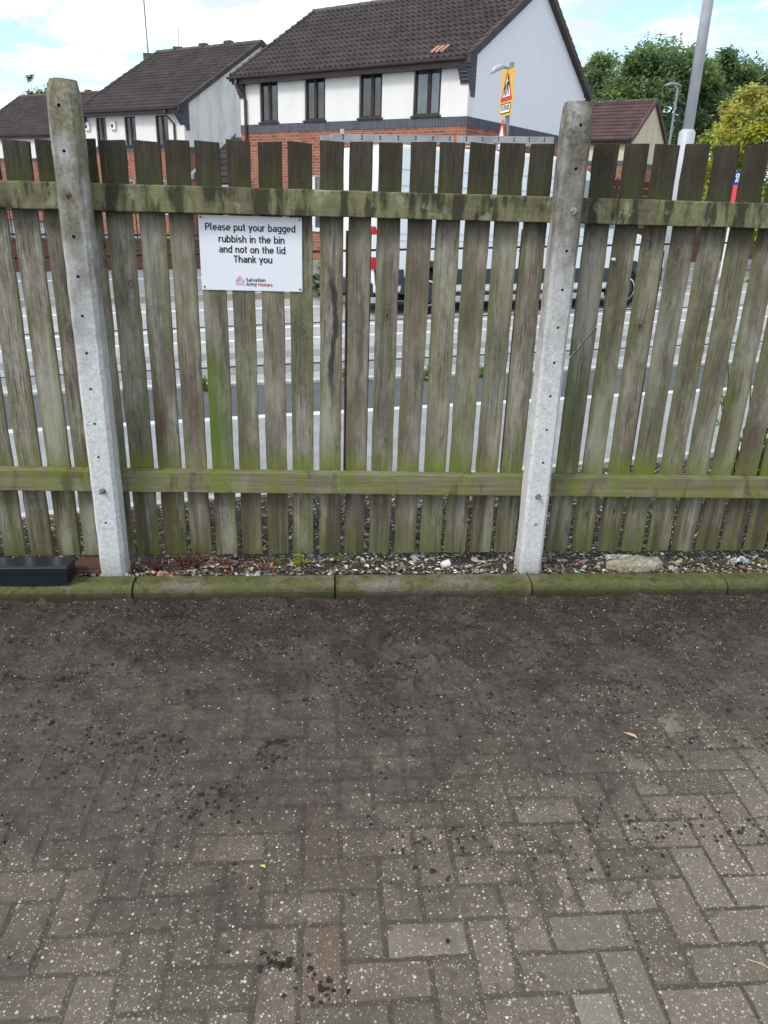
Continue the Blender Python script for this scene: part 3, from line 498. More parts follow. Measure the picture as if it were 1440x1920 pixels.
# kerb stones at the edge of the courtyard
kj = [to_uv(g(x, 1100, .085))[0] for x in (247, 628, 1001, 1374)]; st = kj[2] - kj[1]; kj = [kj[0] - st] + kj + [kj[3] + st]
klab = ['dark mossy kerb stone under the black plastic box', 'bare grey brown kerb stone in front of the rusty red weeds', 'kerb stone half bare and half mossy in front of the white litter cup', 'evenly mossy green kerb stone in front of the pale broken slab', 'kerb stone with a bare brownish face at the right edge']
for i in range(len(kj) - 1):
    a, c = kj[i] + .003, kj[i + 1] - .003; prof = [(-.115, -.05), (-.115, .055), (-.108, .07), (-.092, .082), (-.075, .085), (-.006, .083), (-.006, -.05)]
    b = MB(); nseg = 34
    vs = []; 
    for k in range(nseg + 1):
        uu = a + (c - a) * k / nseg - (a + c) / 2
        vs += [(uu, p[0] + random.gauss(0, .0015), p[1] + random.gauss(0, .0015)) for p in prof]
    n = len(prof); fs = [(k * n + q, (k + 1) * n + q, (k + 1) * n + (q + 1) % n, k * n + (q + 1) % n) for k in range(nseg) for q in range(n)] + [tuple(range(n))[::-1], tuple(range(nseg * n, nseg * n + n))]
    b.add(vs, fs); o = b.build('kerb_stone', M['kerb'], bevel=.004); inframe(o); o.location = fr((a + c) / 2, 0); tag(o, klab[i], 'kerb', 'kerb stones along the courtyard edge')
# litter strip behind the kerb
us = np.linspace(-2.4, 5.2, 300); vs_ = np.linspace(-.008, 2.6, 130); UG, VG = np.meshgrid(us, vs_)
ZS = np.interp(VG, [0, .3, 1.2, 2.6], [.07, .062, .02, -.05]) + fbm(300, 130, 7.6, 2.6, .25, 9, 5, .6) * .008 * np.interp(VG, [0, .06], [.3, 1])
# keep it on the near side of the road edging
d2 = (L2[1] - L2[0]).normalized(); n2 = nrm(L2); PX = OF.x + UU.x * UG + VV.x * VG; PY = OF.y + UU.y * UG + VV.y * VG
side = (PX - L2[0].x) * n2.x + (PY - L2[0].y) * n2.y
ZS = np.where(side > -.04, np.minimum(ZS, -.035), np.minimum(ZS, np.interp(side, [-.6, -.04], [.075, .004]) + .01))
inframe(tag(grid_obj('soil', us, vs_, ZS, M['soil']), kind='structure'))
def soil_z(u, v):
    i = int((u + 2.4) / 7.6 * 299); j = int((v + .008) / 2.608 * 129); return float(ZS[min(max(j, 0), 129), min(max(i, 0), 299)])
b = MB(); pal = [(.62, .59, .52), (.38, .31, .21), (.18, .14, .09), (.52, .45, .33), (.07, .055, .04), (.30, .25, .18), (.70, .70, .66), (.12, .09, .06), (.26, .2, .14), (.05, .04, .03), (.45, .42, .36)]
redp = [(.34, .10, .05), (.42, .19, .08), (.25, .08, .05), (.5, .3, .15)]; grnp = [(.2, .3, .06), (.32, .36, .08)]
for _ in range(26000):
    u = random.uniform(-1.6, 4.2); v = 1.9 * random.random() ** 1.5; p = fr(u, v); s_ = (p - L2[0]).dot(n2)
    if s_ > -.05: continue
    if v < .06 and random.random() < .2: continue
    z = soil_z(u, v) + random.uniform(.004, .018); ln = random.uniform(.008, .026) * (1.8 if random.random() < .1 else 1); wd = ln * random.uniform(.15, .7); a = random.random() * 6.28
    c = random.choice(pal)
    if u < .75 and random.random() < .42 * (v > .04): c = random.choice(redp)
    if u > 2.2 and random.random() < .12: c = random.choice(grnp)
    kk = random.uniform(.5, 1.2); c = tuple(q * kk for q in c); ca, sa = math.cos(a), math.sin(a); t1, t2 = random.uniform(-.5, .5), random.uniform(-.5, .5); hb = random.uniform(-.3, .5) * wd
    P = []
    for (x, y) in ((-ln / 2, 0), (-ln / 6, -wd / 2), (ln / 3, -wd / 2 * .8), (ln / 2, 0), (ln / 6, wd / 2), (-ln / 3, wd / 2 * .7)):
        P.append((u + x * ca - y * sa, v + x * sa + y * ca, z + x * t1 * .6 + y * t2 + (hb if abs(y) > 0 else 0)))
    b.face([P[0], P[1], P[2], P[3]], 0, c); b.face([P[0], P[3], P[4], P[5]], 0, c)
inframe(tag(b.build('leaf_litter', M['chip'], tint=True), 'dry wood chips, husks and fallen leaves on the soil behind the kerb', 'litter', kind='stuff'))
b = MB()
for _ in range(260):
    u = random.uniform(-1.6, 4.); v = .01 + 1.2 * random.random() ** 1.6; p = fr(u, v)
    if (p - L2[0]).dot(n2) > -.06: continue
    r = .003 + .011 * random.random() ** 4; c = random.choice([(.55, .54, .5), (.4, .37, .3), (.62, .6, .55), (.2, .17, .14), (.33, .3, .26)]); blob(b, (u, v, soil_z(u, v) + r * .4), r, .6, 0, c)
for _ in range(320):                                       # twigs
    u = random.uniform(-1.5, 3.8); v = .02 + 1. * random.random(); a = random.random() * 3.14; l = random.uniform(.02, .09); z = soil_z(u, v) + .006
    k = len(b.f); b.tube([(u, v, z), (u + math.cos(a) * l * .5, v + math.sin(a) * l * .5, z + random.uniform(0, .012)), (u + math.cos(a + .3) * l, v + math.sin(a + .3) * l, z + random.uniform(-.002, .01))], [.0016, .0013, .0008], 5)
    for q in range(k, len(b.f)): b.col[q] = random.choice([(.12, .09, .06), (.3, .24, .17)])
inframe(tag(b.build('stone_rubble', M['chip'], tint=True), 'small stones and twigs lying among the leaf litter', 'rubble', kind='stuff'))
# ---------------------------------------------------------------- concrete posts
def make_post(u, label, holes, bolts, seed):
    random.seed(seed)
    root = empty('concrete_post', fr(u, 0, .0), YAW, label, 'post', 'concrete fence posts')
    b = MB(); lev = [0., .08] + [.15 + .06 * i for i in range(31)] + [1.98, 1.995]
    rings = []
    for z in lev:
        k = 1 - .04 * z / 2; h = .0525 * k; c = .012; dp = .098
        if z > 1.94: c += (z - 1.94) * .35; h -= (z - 1.94) * .12
        pts = [(-h + c, 0), (h - c * 1.2, 0), (h, c * 1.4), (h, dp - .004), (-h, dp - .004), (-h, c)]
        top = (z - 1.94) * .25 if z > 1.94 else 0
        rings.append([(x + random.uniform(-.0015, .0015), y + top * (1 if y < .05 else -1) + random.uniform(-.001, .001), z) for x, y in pts])
    n = 6; vs = [p for r in rings for p in r]
    fs = [(k * n + q, k * n + (q + 1) % n, (k + 1) * n + (q + 1) % n, (k + 1) * n + q) for k in range(len(rings) - 1) for q in range(n)] + [tuple(range(n))[::-1], tuple(range((len(rings) - 1) * n, len(rings) * n))]
    b.add(vs, fs); o = b.build('shaft', M['post'], root); o.color = (1 if u < .5 else .1, 1, 1, 1)
    cb = MB()
    for (x, z) in holes: cb.tube([(x, -.02, z), (x, .06, z)], .0062, 10)
    cut = cb.build('cut', M['post'], root); bo = o.modifiers.new('b', 'BOOLEAN'); bo.operation = 'DIFFERENCE'; bo.object = cut; bo.solver = 'EXACT'
    bv = o.modifiers.new('v', 'BEVEL'); bv.width = .004; bv.segments = 2; bv.limit_method = 'ANGLE'; bv.angle_limit = R(30)
    bpy.context.view_layer.update(); bake(o); bpy.data.objects.remove(cut)
    for (x, z, mt) in bolts:
        b = MB(); b.tube([(x, .004, z), (x, -.003, z)], .013, 14); b.tube([(x, -.003, z), (x, -.011, z)], .0095, 6); b.tube([(x, -.010, z), (x - .003, -.026, z - .002)], .005, 8); b.build('bolt', M[mt], root)
    return root
make_post(0., 'concrete post left of the notice board, its top crusted with ochre lichen', [(-.006, z) for z in (1.908, 1.763, 1.476, 1.334, 1.189, 1.047, .905, .763, .622, .33)], [(-.010, 1.62, 'rusty'), (-.003, .475, 'bolt')], 1)
make_post(1.855, 'concrete post between the white van and the picket with the diagonal crack, top stained grey', [(.003, z) for z in (1.914, 1.767, 1.474, 1.328, 1.181, 1.04, .9, .755, .609, .32)], [(.010, 1.62, 'steel'), (-.003, .455, 'bolt')], 2)
make_post(3.71, 'concrete post at the far right end of the fence', [(.003, z) for z in (1.914, 1.474, 1.181, .9, .609)], [(0, 1.62, 'steel'), (0, .455, 'bolt')], 3)
# ---------------------------------------------------------------- picket fence panels
random.seed(21)
def rail(root, u0, u1, za, zb, h, mt, base):
    b = MB(); n = 40; vs = []
    for k in range(n + 1):
        t = k / n; u = u0 + (u1 - u0) * t - base; z = za + (zb - za) * t; j = lambda s=.0012: random.uniform(-s, s)
        vs += [(u, .1 + j(), z + j()), (u, .1 + j(), z + h + j(.002)), (u, .145, z + h + .003 + j()), (u, .145, z + j())]
    fs = [(k * 4 + q, (k + 1) * 4 + q, (k + 1) * 4 + (q + 1) % 4, k * 4 + (q + 1) % 4) for k in range(n) for q in range(4)] + [(3, 2, 1, 0), (n * 4, n * 4 + 1, n * 4 + 2, n * 4 + 3)]
    b.add(vs, fs); o = b.build('rail', M[mt], root, bevel=.0035)
    return o
def picket(root, ua, ub, base, crack=False, lean=0.):
    uc = (ua + ub) / 2; wd = ub - ua; zt = 1.810 + .0287 * uc + random.uniform(-.003, .003); zb = .112 + .004 * uc
    b = MB(); n = 26; vs = []; ph = random.random() * 6; am = random.uniform(0, .0025); e0 = [random.gauss(0, .0009) for _ in range(n + 1)]; e1 = [random.gauss(0, .0009) for _ in range(n + 1)]
    nk = random.random()
    def section(z, sh, cut=None):
        return None
    def slab(zs, ztop=None, zbot=None):                    # closed board; ends may run at a slant
        rows = []
        for i, z in enumerate(zs):
            k = min(n, int((z - zb) / (zt - zb) * n)); dx = am * math.sin(z * 3 + ph) + lean * (z - .9)
            za = z; zc = z
            if zbot and i == 0: za, zc = zbot
            if ztop and i == len(zs) - 1: za, zc = ztop
            rows += [(-wd / 2 + dx + e0[k], .1465, za), (wd / 2 + dx + e1[k], .1465, zc), (wd / 2 + dx + e1[k], .1665, zc), (-wd / 2 + dx + e0[k], .1665, za)]
        m_ = len(zs); fs = [(k * 4 + q, k * 4 + (q + 1) % 4, (k + 1) * 4 + (q + 1) % 4, (k + 1) * 4 + q) for k in range(m_ - 1) for q in range(4)] + [(3, 2, 1, 0), ((m_ - 1) * 4, (m_ - 1) * 4 + 1, (m_ - 1) * 4 + 2, (m_ - 1) * 4 + 3)]
        b.add(rows, fs)
    if crack:
        slab([zb + (1.03 - zb) * i / 12 for i in range(13)], ztop=(1.03, 1.165)); slab([1.12 + (zt - 1.12) * i / 12 for i in range(13)], zbot=(1.041, 1.175))
    else:
        k = random.uniform(-.004, .004); slab([zb + (zt - zb) * i / n for i in range(n + 1)], ztop=(zt - k, zt + k))
    o = b.build('picket', M['wood'], root, bevel=.0022); o.location = (uc - base, 0, 0)
    return o
mid = [(-.028, .064), (.080, .178), (.202, .300), (.317, .409), (.431, .524), (.549, .637), (.665, .756), (.778, .871), (.899, .992), (1.014, 1.103), (1.128, 1.22), (1.246, 1.343), (1.363, 1.460), (1.479, 1.578), (1.6, 1.697), (1.717, 1.811)]
rgt = [(1.838, 1.93), (1.969, 2.067), (2.092, 2.186), (2.214, 2.31), (2.334, 2.431), (2.459, 2.557), (2.581, 2.678), (2.703, 2.80), (2.824, 2.92), (2.945, 3.04), (3.066, 3.16), (3.187, 3.28), (3.308, 3.40), (3.43, 3.525), (3.55, 3.645)]
lft = [(-.153, -.057), (-.269, -.173), (-.387, -.292), (-.505, -.41), (-.625, -.53), (-.745, -.65), (-.865, -.77), (-.985, -.89), (-1.105, -1.01)]
for ps, u0, u1, base, lab, crk in ((lft, -1.2, -.001, -.6, 'weathered picket fence panel behind the black box, left of the lichened post', None),
        (mid, .001, 1.854, .93, 'middle picket fence panel that carries the white notice board, between two concrete posts', None),
        (rgt, 1.856, 3.709, 2.78, 'picket fence panel with one diagonally cracked board, in front of the yellow shrub', 1)):
    root = empty('picket_fence', fr(base, 0, 0), YAW, lab, 'fence', 'picket fence panels')
    rail(root, u0, u1, 1.567 + .004 * u0, 1.567 + .004 * u1, .094, 'rail', base); rail(root, u0, u1, .435 - .009 * u0, .435 - .009 * u1, .094, 'rail_low', base)
    for i, (a, c) in enumerate(ps):
        o = picket(root, a, c, base, crk == i, random.uniform(-.002, .002))
        if root is not None and u0 == .001: o.color = {2: (1, 1, .1, 1), 3: (.75, 1, 1, 1), 4: (.8, .1, 1, 1), 5: (1, .7, .5, 1), 8: (.02, .8, 1, 1), 9: (.45, 1, .6, 1), 12: (1, 1, .6, 1), 14: (.9, .8, .4, 1)}.get(i, (1, 1, 1, 1))
        if u0 > 1.5: o.color = {1: (1, .6, .8, 1), 4: (.6, 1, 1, 1), 7: (1, .5, .3, 1), 8: (1, 1, .3, 1)}.get(i, (1, 1, 1, 1))
        if crk == i: o['label'] = 'picket split by a diagonal crack'
# ---------------------------------------------------------------- notice board
root = empty('notice_board', fr(.63, .145, 1.283), YAW, 'white notice asking for bagged rubbish in the bin, screwed to the pickets', 'sign')
b = MB(); b.box(-.2, .2, -.003, 0, 0, .281); b.build('board', M['white_board'], root, bevel=.001)
SX = .4 / 196.
def sgn(px, py): return (px - 371) * SX - .2 + .0, .281 - (py - 404.5) / 143. * .281
for body, cx, by, wpx, h in (('Please put your bagged', 469, 433, 171, .0292), ('rubbish in the bin', 470, 455, 127, .0292), ('and not on the lid', 471, 474.5, 127, .0292), ('Thank you', 472, 493, 74, .0292)):
    x, z = sgn(cx, by)
    o = text('lettering', body, h * .925, M['black_ink'], root, Matrix.Translation((x, -.0036, z)) @ STAND, 1., 'CENTER', 1.55)
    xs = [v.co.x for v in o.data.vertices]; k = wpx * SX / (max(xs) - min(xs)); c0 = (max(xs) + min(xs)) / 2
    for v in o.data.vertices: v.co.x = x + (v.co.x - c0) * k
for body, lx, by, wpx, mt in (('Salvation', 457.2, 529.5, 37.5, 'navy_ink'), ('Army', 457.2, 537.8, 21, 'navy_ink'), ('Homes', 481, 538.2, 27.5, 'red_ink')):
    x, z = sgn(lx, by); o = text('lettering', body, .0143, M[mt], root, Matrix.Translation((x, -.0036, z)) @ STAND, 1., 'LEFT', 1.35)
    xs = [v.co.x for v in o.data.vertices]; k = wpx * SX / (max(xs) - min(xs)); c0 = min(xs)
    for v in o.data.vertices: v.co.x = x + (v.co.x - c0) * k
b = MB()
def line2(b, pts, wd, y0=-.0042, y1=-.0028):
    for p, q in zip(pts[:-1], pts[1:]):
        d = Vector((q[0] - p[0], q[1] - p[1])); l = d.length; d /= l; nn = Vector((-d.y, d.x)) * wd / 2; e = d * wd * .4; P = Vector(p) - e; Q = Vector(q) + e
        b.prism([tuple(P - nn), tuple(Q - nn), tuple(Q + nn), tuple(P + nn)], y0, y1, 'y'); y0 -= .00004
hx, hz = sgn(445.5, 527.5); k = .0175
line2(b, [(hx - k, hz - .1 * k), (hx, hz + 1. * k), (hx + k, hz - .1 * k), (hx + .82 * k, hz - .32 * k)], .0012); line2(b, [(hx - k, hz - .1 * k), (hx - .8 * k, hz - .32 * k), (hx - .8 * k, hz - .95 * k), (hx + .8 * k, hz - .95 * k), (hx + .8 * k, hz - .32 * k)], .0012)
line2(b, [(hx - .8 * k, hz - .32 * k), (hx, hz + .55 * k), (hx + .8 * k, hz - .32 * k)], .0010); line2(b, [(hx - .38 * k, hz - .2 * k), (hx - .38 * k, hz - .65 * k), (hx + .38 * k, hz - .65 * k), (hx + .38 * k, hz - .2 * k), (hx, hz + .2 * k), (hx - .38 * k, hz - .2 * k)], .0011)
b.build('house_emblem', M['red_ink'], root)
for (x, z) in ((-.19, .272), (.191, .272), (-.189, .012), (.191, .01)):
    b = MB(); b.tube([(x, -.0025, z), (x, -.0055, z)], .0042, 12); b.build('screw', M['screw'], root)
# small white lump on a picket edge
p = pl(1151, 485, fr(0, .135), UU); b = MB(); blob(b, (0, 0, 0), .011, .8); o = b.build('snail', M['cup'], smooth=True); o.location = p; tag(o, 'small oval white snail shell stuck on a picket edge right of the grey post', 'snail')
# ---------------------------------------------------------------- iron railing behind the fence
L2r = off(L2, -.12); d2 = (L2r[1] - L2r[0]).normalized()
def onr(x, y): return pl(x, y, L2r[0], d2)
tops = [(650, 432), (693, 433), (978, 430), (1241, 470)]
rt = empty('iron_railing', (L2r[0].x, L2r[0].y, 0), math.atan2(d2.y, d2.x), 'thin rusty iron railing between the wooden fence and the road', 'railing')
loc = lambda p: ((p - L2r[0]).dot(d2), 0., p.z)
b = MB(); b.tube([loc(onr(-260, 489)), loc(onr(27, 483)), loc(onr(650, 470)), loc(onr(1240, 458)), loc(onr(1420, 454))], .0058, 8); b.build('rail_bar', M['rust'], rt, True)
for (x, y) in tops:
    p = loc(onr(x, y)); b = MB(); b.tube([(p[0], -.014, 0), (p[0], -.014, p[2])], .0085, 6); b.tube([(p[0], -.014, p[2] - .12), (p[0], .0, p[2] - .115)], .006, 6); b.build('upright', M['rust'], rt)
# ---------------------------------------------------------------- things lying by the kerb
random.seed(5)
bx = empty('bait_box', fr(-.155, -.1, .0855), YAW, 'black plastic bait box with a hinged lid, lying on the kerb at the left', 'box')
b = MB(); L_, Dp, Hh = .42, .115, .086
b.prism([(0, 0), (Dp, 0), (Dp, Hh * .86), (0, Hh * .86)], -L_, -.004, 'x'); b.build('body', M['boxblack'], bx, bevel=.003)
b = MB(); b.prism([(-.004, Hh * .66), (-.004, Hh * .98), (.006, Hh * 1.04), (Dp + .003, Hh * .9), (Dp + .003, Hh * .7)], -L_ - .002, 0, 'x'); b.build('lid', M['boxblack'], bx, bevel=.002)
b = MB(); pts = [(.05 + .026 * math.cos(t), .022 + .026 * math.sin(t)) for t in [math.pi * i / 8 for i in range(9)]]; b.prism([(.024, .003)] + [(.076, .003)] + pts, -.005, -.0015, 'x'); b.build('entry_hole_shade', M['hole'], bx)  # solid black arch, painting the dark of the entry
b = MB(); b.box(-.06, -.03, -.0062, -.003, Hh * .72, Hh * .84); b.build('latch', M['hole'], bx)
b = MB()
for k in range(5): b.box(-.115, .0, .012 + k * .022, .027 + k * .022, .022, .034)
b.box(-.115, .0, .0, .12, 0, .022); o = b.build('vent_grille', M['brownplastic'], bevel=.002); o.location = fr(-.058, .02, .075); o.rotation_euler = (0, 0, YAW + .03); tag(o, 'brown ribbed plastic grille wedged between black box and post', 'grille')
def lay(name, px, py, label, cat, mt, fn, z=.075, rot=None, group=None):
    p = g(px, py, z); u, v = to_uv(p)
    p.z = soil_z(u, v) if v > 0 else (.085 if v > -.11 else mud_z(u, v)); b = MB(); fn(b); o = b.build(name, M[mt], smooth=False); o.location = p; o.rotation_euler = (0, 0, random.random() * 6 if rot is None else rot); tag(o, label, cat, group); return o
def slab_stone(w, d, h):
    def f(b):
        n = 14; pts = [(w / 2 * math.cos(6.283 * i / n) * random.uniform(.8, 1.1), d / 2 * math.sin(6.283 * i / n) * random.uniform(.75, 1.1)) for i in range(n)]
        t = [(x * random.uniform(.78, .93), y * random.uniform(.72, .92), h * random.uniform(.8, 1.1)) for x, y in pts]; mdl = [(x * 1.03, y * 1.03, h * random.uniform(.45, .7)) for x, y in pts]; lo = [(x, y, -.01) for x, y in pts]; c = (0, 0, h * 1.08)
        vs = lo + mdl + t + [c]; fs = [(i, (i + 1) % n, n + (i + 1) % n, n + i) for i in range(n)] + [(n + i, n + (i + 1) % n, 2 * n + (i + 1) % n, 2 * n + i) for i in range(n)] + [(2 * n + i, 2 * n + (i + 1) % n, 3 * n) for i in range(n)]
        b.add(vs, fs)
    return f
lay('broken_slab', 1188, 1066, 'broken pale concrete slab lying behind the mossy kerb', 'rubble', 'rock', slab_stone(.275, .10, .045), rot=YAW)
lay('pink_stone', 310, 1081, 'triangular pink stone shard beside the rusty red weeds', 'stone', 'pink', lambda b: b.add([(-.045, 0, 0), (.05, -.012, 0), (.02, .03, 0), (-.03, .01, .028), (.045, -.004, .008), (-.0, .02, .022)], [(0, 1, 4, 3), (1, 2, 5, 4), (2, 0, 3, 5), (3, 4, 5)]), rot=0)
lay('crumpled_cup', 835, 1058, 'crushed white litter cup lying on the wood chips', 'litter', 'cup', lambda b: (b.tube([(-.018, 0, .016), (-.006, .002, .019), (.02, 0, .022)], [.013, .018, .019], 10)), rot=.5)
def foil(w):
    def f(b):
        n = 9; P = [[((i / (n - 1) - .5) * w, (j / (n - 1) - .5) * w * .55, abs(random.gauss(0, w * .14)) + .002) for i in range(n)] for j in range(n)]
        P = [[(x + random.gauss(0, w * .04), y + random.gauss(0, w * .04), z) for x, y, z in r] for r in P]
        for j in range(n - 1):
            for i in range(n - 1): b.face([P[j][i], P[j][i + 1], P[j + 1][i + 1]]); b.face([P[j][i], P[j + 1][i + 1], P[j + 1][i]])
    return f
lay('crumpled_foil', 1385, 1052, 'crumpled silver foil behind the kerb at the right edge', 'litter', 'foil', foil(.10), rot=.2)
lay('crumpled_wrapper', 475, 1078, 'clear crumpled wrapper against the kerb left of the green weeds', 'litter', 'foil', foil(.055), rot=.1)
lay('paper_scrap', 880, 1054, 'curled white paper strip on the wood chips right of the crushed cup', 'litter', 'cup', foil(.035), rot=.4)
lay('paper_scrap', 802, 1046, 'small flat white paper scrap on the wood chips left of the crushed cup', 'litter', 'cup', foil(.03), rot=.4)
lay('paper_scrap', 968, 1040, 'white paper scrap resting against the left side of the grey post', 'litter', 'cup', foil(.045), rot=.4)
lay('plastic_scrap', 1035, 1040, 'green plastic scrap on the soil right of the grey post', 'litter', 'green_l', foil(.035), rot=.4)
lay('plastic_scrap', 1086, 1071, 'turquoise plastic scrap on the soil left of the pale broken slab', 'litter', 'turq', foil(.022), rot=.4)
lay('plastic_scrap', 929, 945, 'turquoise plastic scrap far behind the fence, seen between two pickets', 'litter', 'turq', foil(.05), rot=.4)
lay('pebble', 1259, 1066, 'pale orange pebble at the right end of the broken slab', 'stone', 'tan', lambda b: blob(b, (0, 0, .012), .018, .8), rot=0)
lay('plank_piece', 1160, 1043, 'pale board fragment lying on the soil under the pickets beside the broken slab', 'litter', 'cup', lambda b: b.box(-.07, .07, -.02, .02, 0, .008), rot=.1)
lay('red_scrap', 626, 1142, 'tiny red scrap lying on the dark mud below the kerb', 'litter', 'redl', foil(.009), z=0)
lay('fallen_leaf', 1181, 1380, 'tan fallen leaf on the block paving at the right', 'leaf', 'tan', lambda b: b.add([(-.024, 0, .003), (-.008, -.008, .007), (.012, -.007, .006), (.026, 0, .002), (.012, .007, .008), (-.008, .008, .004)], [(0, 1, 2, 3), (0, 3, 4, 5)]), z=0, rot=-.6)
lay('fallen_leaf', 773, 1201, 'curled brown leaf on the dark mud near the kerb', 'leaf', 'leaf_r', lambda b: b.add([(-.02, 0, .003), (-.006, -.009, .012), (.012, -.006, .008), (.024, 0, .002), (.012, .008, .012), (-.008, .009, .004)], [(0, 1, 2, 3), (0, 3, 4, 5)]), z=0, rot=.5)
lay('fallen_leaf', 493, 1626, 'small yellow leaf on the block paving at the left', 'leaf', 'yel', lambda b: b.add([(-.009, 0, .003), (-.003, -.005, .005), (.009, 0, .002), (.003, .005, .006)], [(0, 1, 2, 3)]), z=0)
lay('plastic_scrap', 757, 1881, 'tiny blue scrap on the paving at the bottom edge', 'litter', 'bluel', foil(.005), z=0)
lay('straw', 1425, 1812, 'pale dry straw on the paving at the lower right', 'twig', 'tan', lambda b: b.tube([(-.03, 0, .004), (0, .004, .006), (.04, -.004, .004)], .0014, 5), z=0, rot=-.5)
lay('stone_chip', 780, 1672, 'flat white stone chip on the paving right of the red blocks', 'stone', 'cup', foil(.007), z=0)
lay('wood_stick', 1330, 1058, 'bent dry stick lying behind the kerb beside the silver foil', 'twig', 'bark', lambda b: b.tube([(-.14, 0, .012), (-.05, .01, .02), (.03, .0, .014), (.13, .03, .03)], [.006, .006, .005, .004], 6), rot=.1)
# plants: weeds and shrubs
def leaf(b, p, d, ln, wd, mi=0, col=None):
    d = Vector(d).normalized(); s_ = d.cross(Vector((random.uniform(-.4, .4), random.uniform(-.4, .4), 1))).normalized() * wd / 2; p = Vector(p); mdl = p + d * ln * .45; nn = s_.cross(d).normalized() * ln * .08
    b.face([p, mdl + s_ + nn, p + d * ln, mdl - s_ + nn], mi, col)
def weed(name, px, py, z0, hgt, spread, nst, per, ls, mats, label, cat='weed', stem='stem', group=None, base=None):
    p = base or g(px, py, z0); u, v = to_uv(p)
    if base is None and -0.01 < v < 2.2: p.z = soil_z(u, v)
    root = empty(name, p, 0, label, cat, group); b = MB(); s = MB()
    for _ in range(nst):
        a = random.random() * 6.283; r = spread * random.random() ** .6; top = Vector((math.cos(a) * r, math.sin(a) * r * .6, hgt * random.uniform(.5, 1.05))); r0 = spread * .3; st0 = Vector((math.cos(a) * r0 * random.random(), math.sin(a) * r0 * random.random() * .6, 0)); midp = st0.lerp(top, .5) + Vector((random.gauss(0, .1), random.gauss(0, .1), .15)) * hgt * .5
        rad = max(.0012, hgt * .006); s.tube([st0, midp, top], [rad, rad * .8, rad * .5], 5)
        for k in range(per):
            t = random.uniform(.15, 1.); q = st0.lerp(midp, t * 2) if t < .5 else midp.lerp(top, t * 2 - 1)
            leaf(b, q, (random.gauss(0, 1), random.gauss(0, 1), random.gauss(.35, .6)), ls * random.uniform(.6, 1.3), ls * random.uniform(.35, .7), random.randrange(len(mats)))
    s.build('stem', M[stem], root); b.build('foliage', [M[q] for q in mats], root); return root
weed('dried_weed', 355, 1068, .07, .085, .10, 60, 16, .011, ['leaf_r', 'leaf_r', 'rusty'], 'rusty red dried weed clump behind the kerb, right of the lichened post', stem='rust')
weed('dried_weed', 290, 1066, .07, .05, .07, 26, 14, .010, ['leaf_r'], 'low orange dried weed between the lichened post and taller rusty weeds', stem='rust')
weed('dried_weed', 418, 1062, .07, .035, .05, 14, 10, .011, ['leaf_r'], 'small rusty weed sprig right of the taller rusty weed clump', stem='rust')
weed('green_weed', 560, 1066, .07, .05, .07, 16, 8, .022, ['leaf_g', 'leaf_l', 'leaf_y'], 'low green weed with broad leaves on the soil below the notice board')
weed('green_weed', 640, 1058, .07, .04, .07, 16, 9, .014, ['leaf_g', 'leaf_m'], 'fine leaved green weed on the soil right of the broad leaved weed')
weed('green_weed', 515, 1056, .07, .045, .06, 12, 8, .014, ['leaf_m', 'leaf_g'], 'small green weed left of the broad leaved weed')
weed('yellow_shrub', 1395, 945, .03, 1.0, .34, 30, 16, .045, ['leaf_y', 'leaf_g', 'leaf_l'], 'straggly yellow green shrub behind the right hand pickets', 'shrub', 'stem')
weed('yellow_shrub', 1440, 1010, .05, .42, .2, 22, 12, .035, ['leaf_y', 'leaf_g', 'leaf_m'], 'low yellow green shrub just behind the pickets at the right edge', 'shrub', 'stem')
weed('dead_weed', 1388, 905, .04, .40, .05, 4, 10, .02, ['bark', 'leaf_r'], 'dead dark weed stalks behind the right pickets', 'weed', 'bark')
for (px, py, lab) in ((656, 715, 'weed tuft on the kerb of the road beside the paired rusty uprights'), (793, 712, 'largest green weed tuft on the road kerb in front of the van'), (900, 705, 'small weed tuft on the road kerb left of the single rusty upright'), (385, 730, 'orange green weed tuft on the road kerb behind the notice board')):
    weed('kerb_weed', px, py, 0, .12, .22, 16, 9, .06, ['leaf_g', 'leaf_l', 'leaf_m'], lab, group='weeds along the road kerb')
# ---------------------------------------------------------------- van with a ladder
V0 = g(800, 590); V1 = g(1170, 577); dv = (V1 - V0).normalized()
van = empty('van', (V0.x, V0.y, 0), math.atan2(dv.y, dv.x), 'long white panel van parked on the track behind the fence', 'van')
def arch(cx, r, z0, n=10):
    a0 = math.asin(max(-1, min(1, (z0 - .33) / r))); return [(cx - r * math.cos(a0 + (math.pi - 2 * a0) * i / n), .33 + r * math.sin(a0 + (math.pi - 2 * a0) * i / n)) for i in range(n + 1)]
b = MB(); zb = .34
prof = [(-.97, zb), *arch(0, .43, zb), *arch(4.15, .43, zb), (4.95, zb), (5.0, .55), (4.98, .85), (4.85, 1.08), (4.2, 1.30), (3.75, 1.44), (3.0, 2.24), (2.6, 2.40), (2.1, 2.45), (-.86, 2.45), (-.94, 2.38), (-.99, 1.2), (-.97, .7)]
b.prism(prof, 0, 2.0, 'y'); b.build('body', M['vanwhite'], van, bevel=.05, seg=3)
b = MB(); b.box(-.9, 4.9, .3, 1.7, .2, .8); b.build('underbody', M['tyre'], van)
b = MB(); b.prism([(-.93, .46), (-.43, .46)] + [p for p in arch(0, .45, .46)][::-1][-3:][:0] + [(-.45, .70), (-.96, .70)], -.012, .01, 'y'); b.box(.45, 3.7, -.012, .01, .46, .70); b.box(4.6, 4.95, -.012, .01, .46, .7)
b.build('side_trim', M['vantrim'], van, bevel=.006)
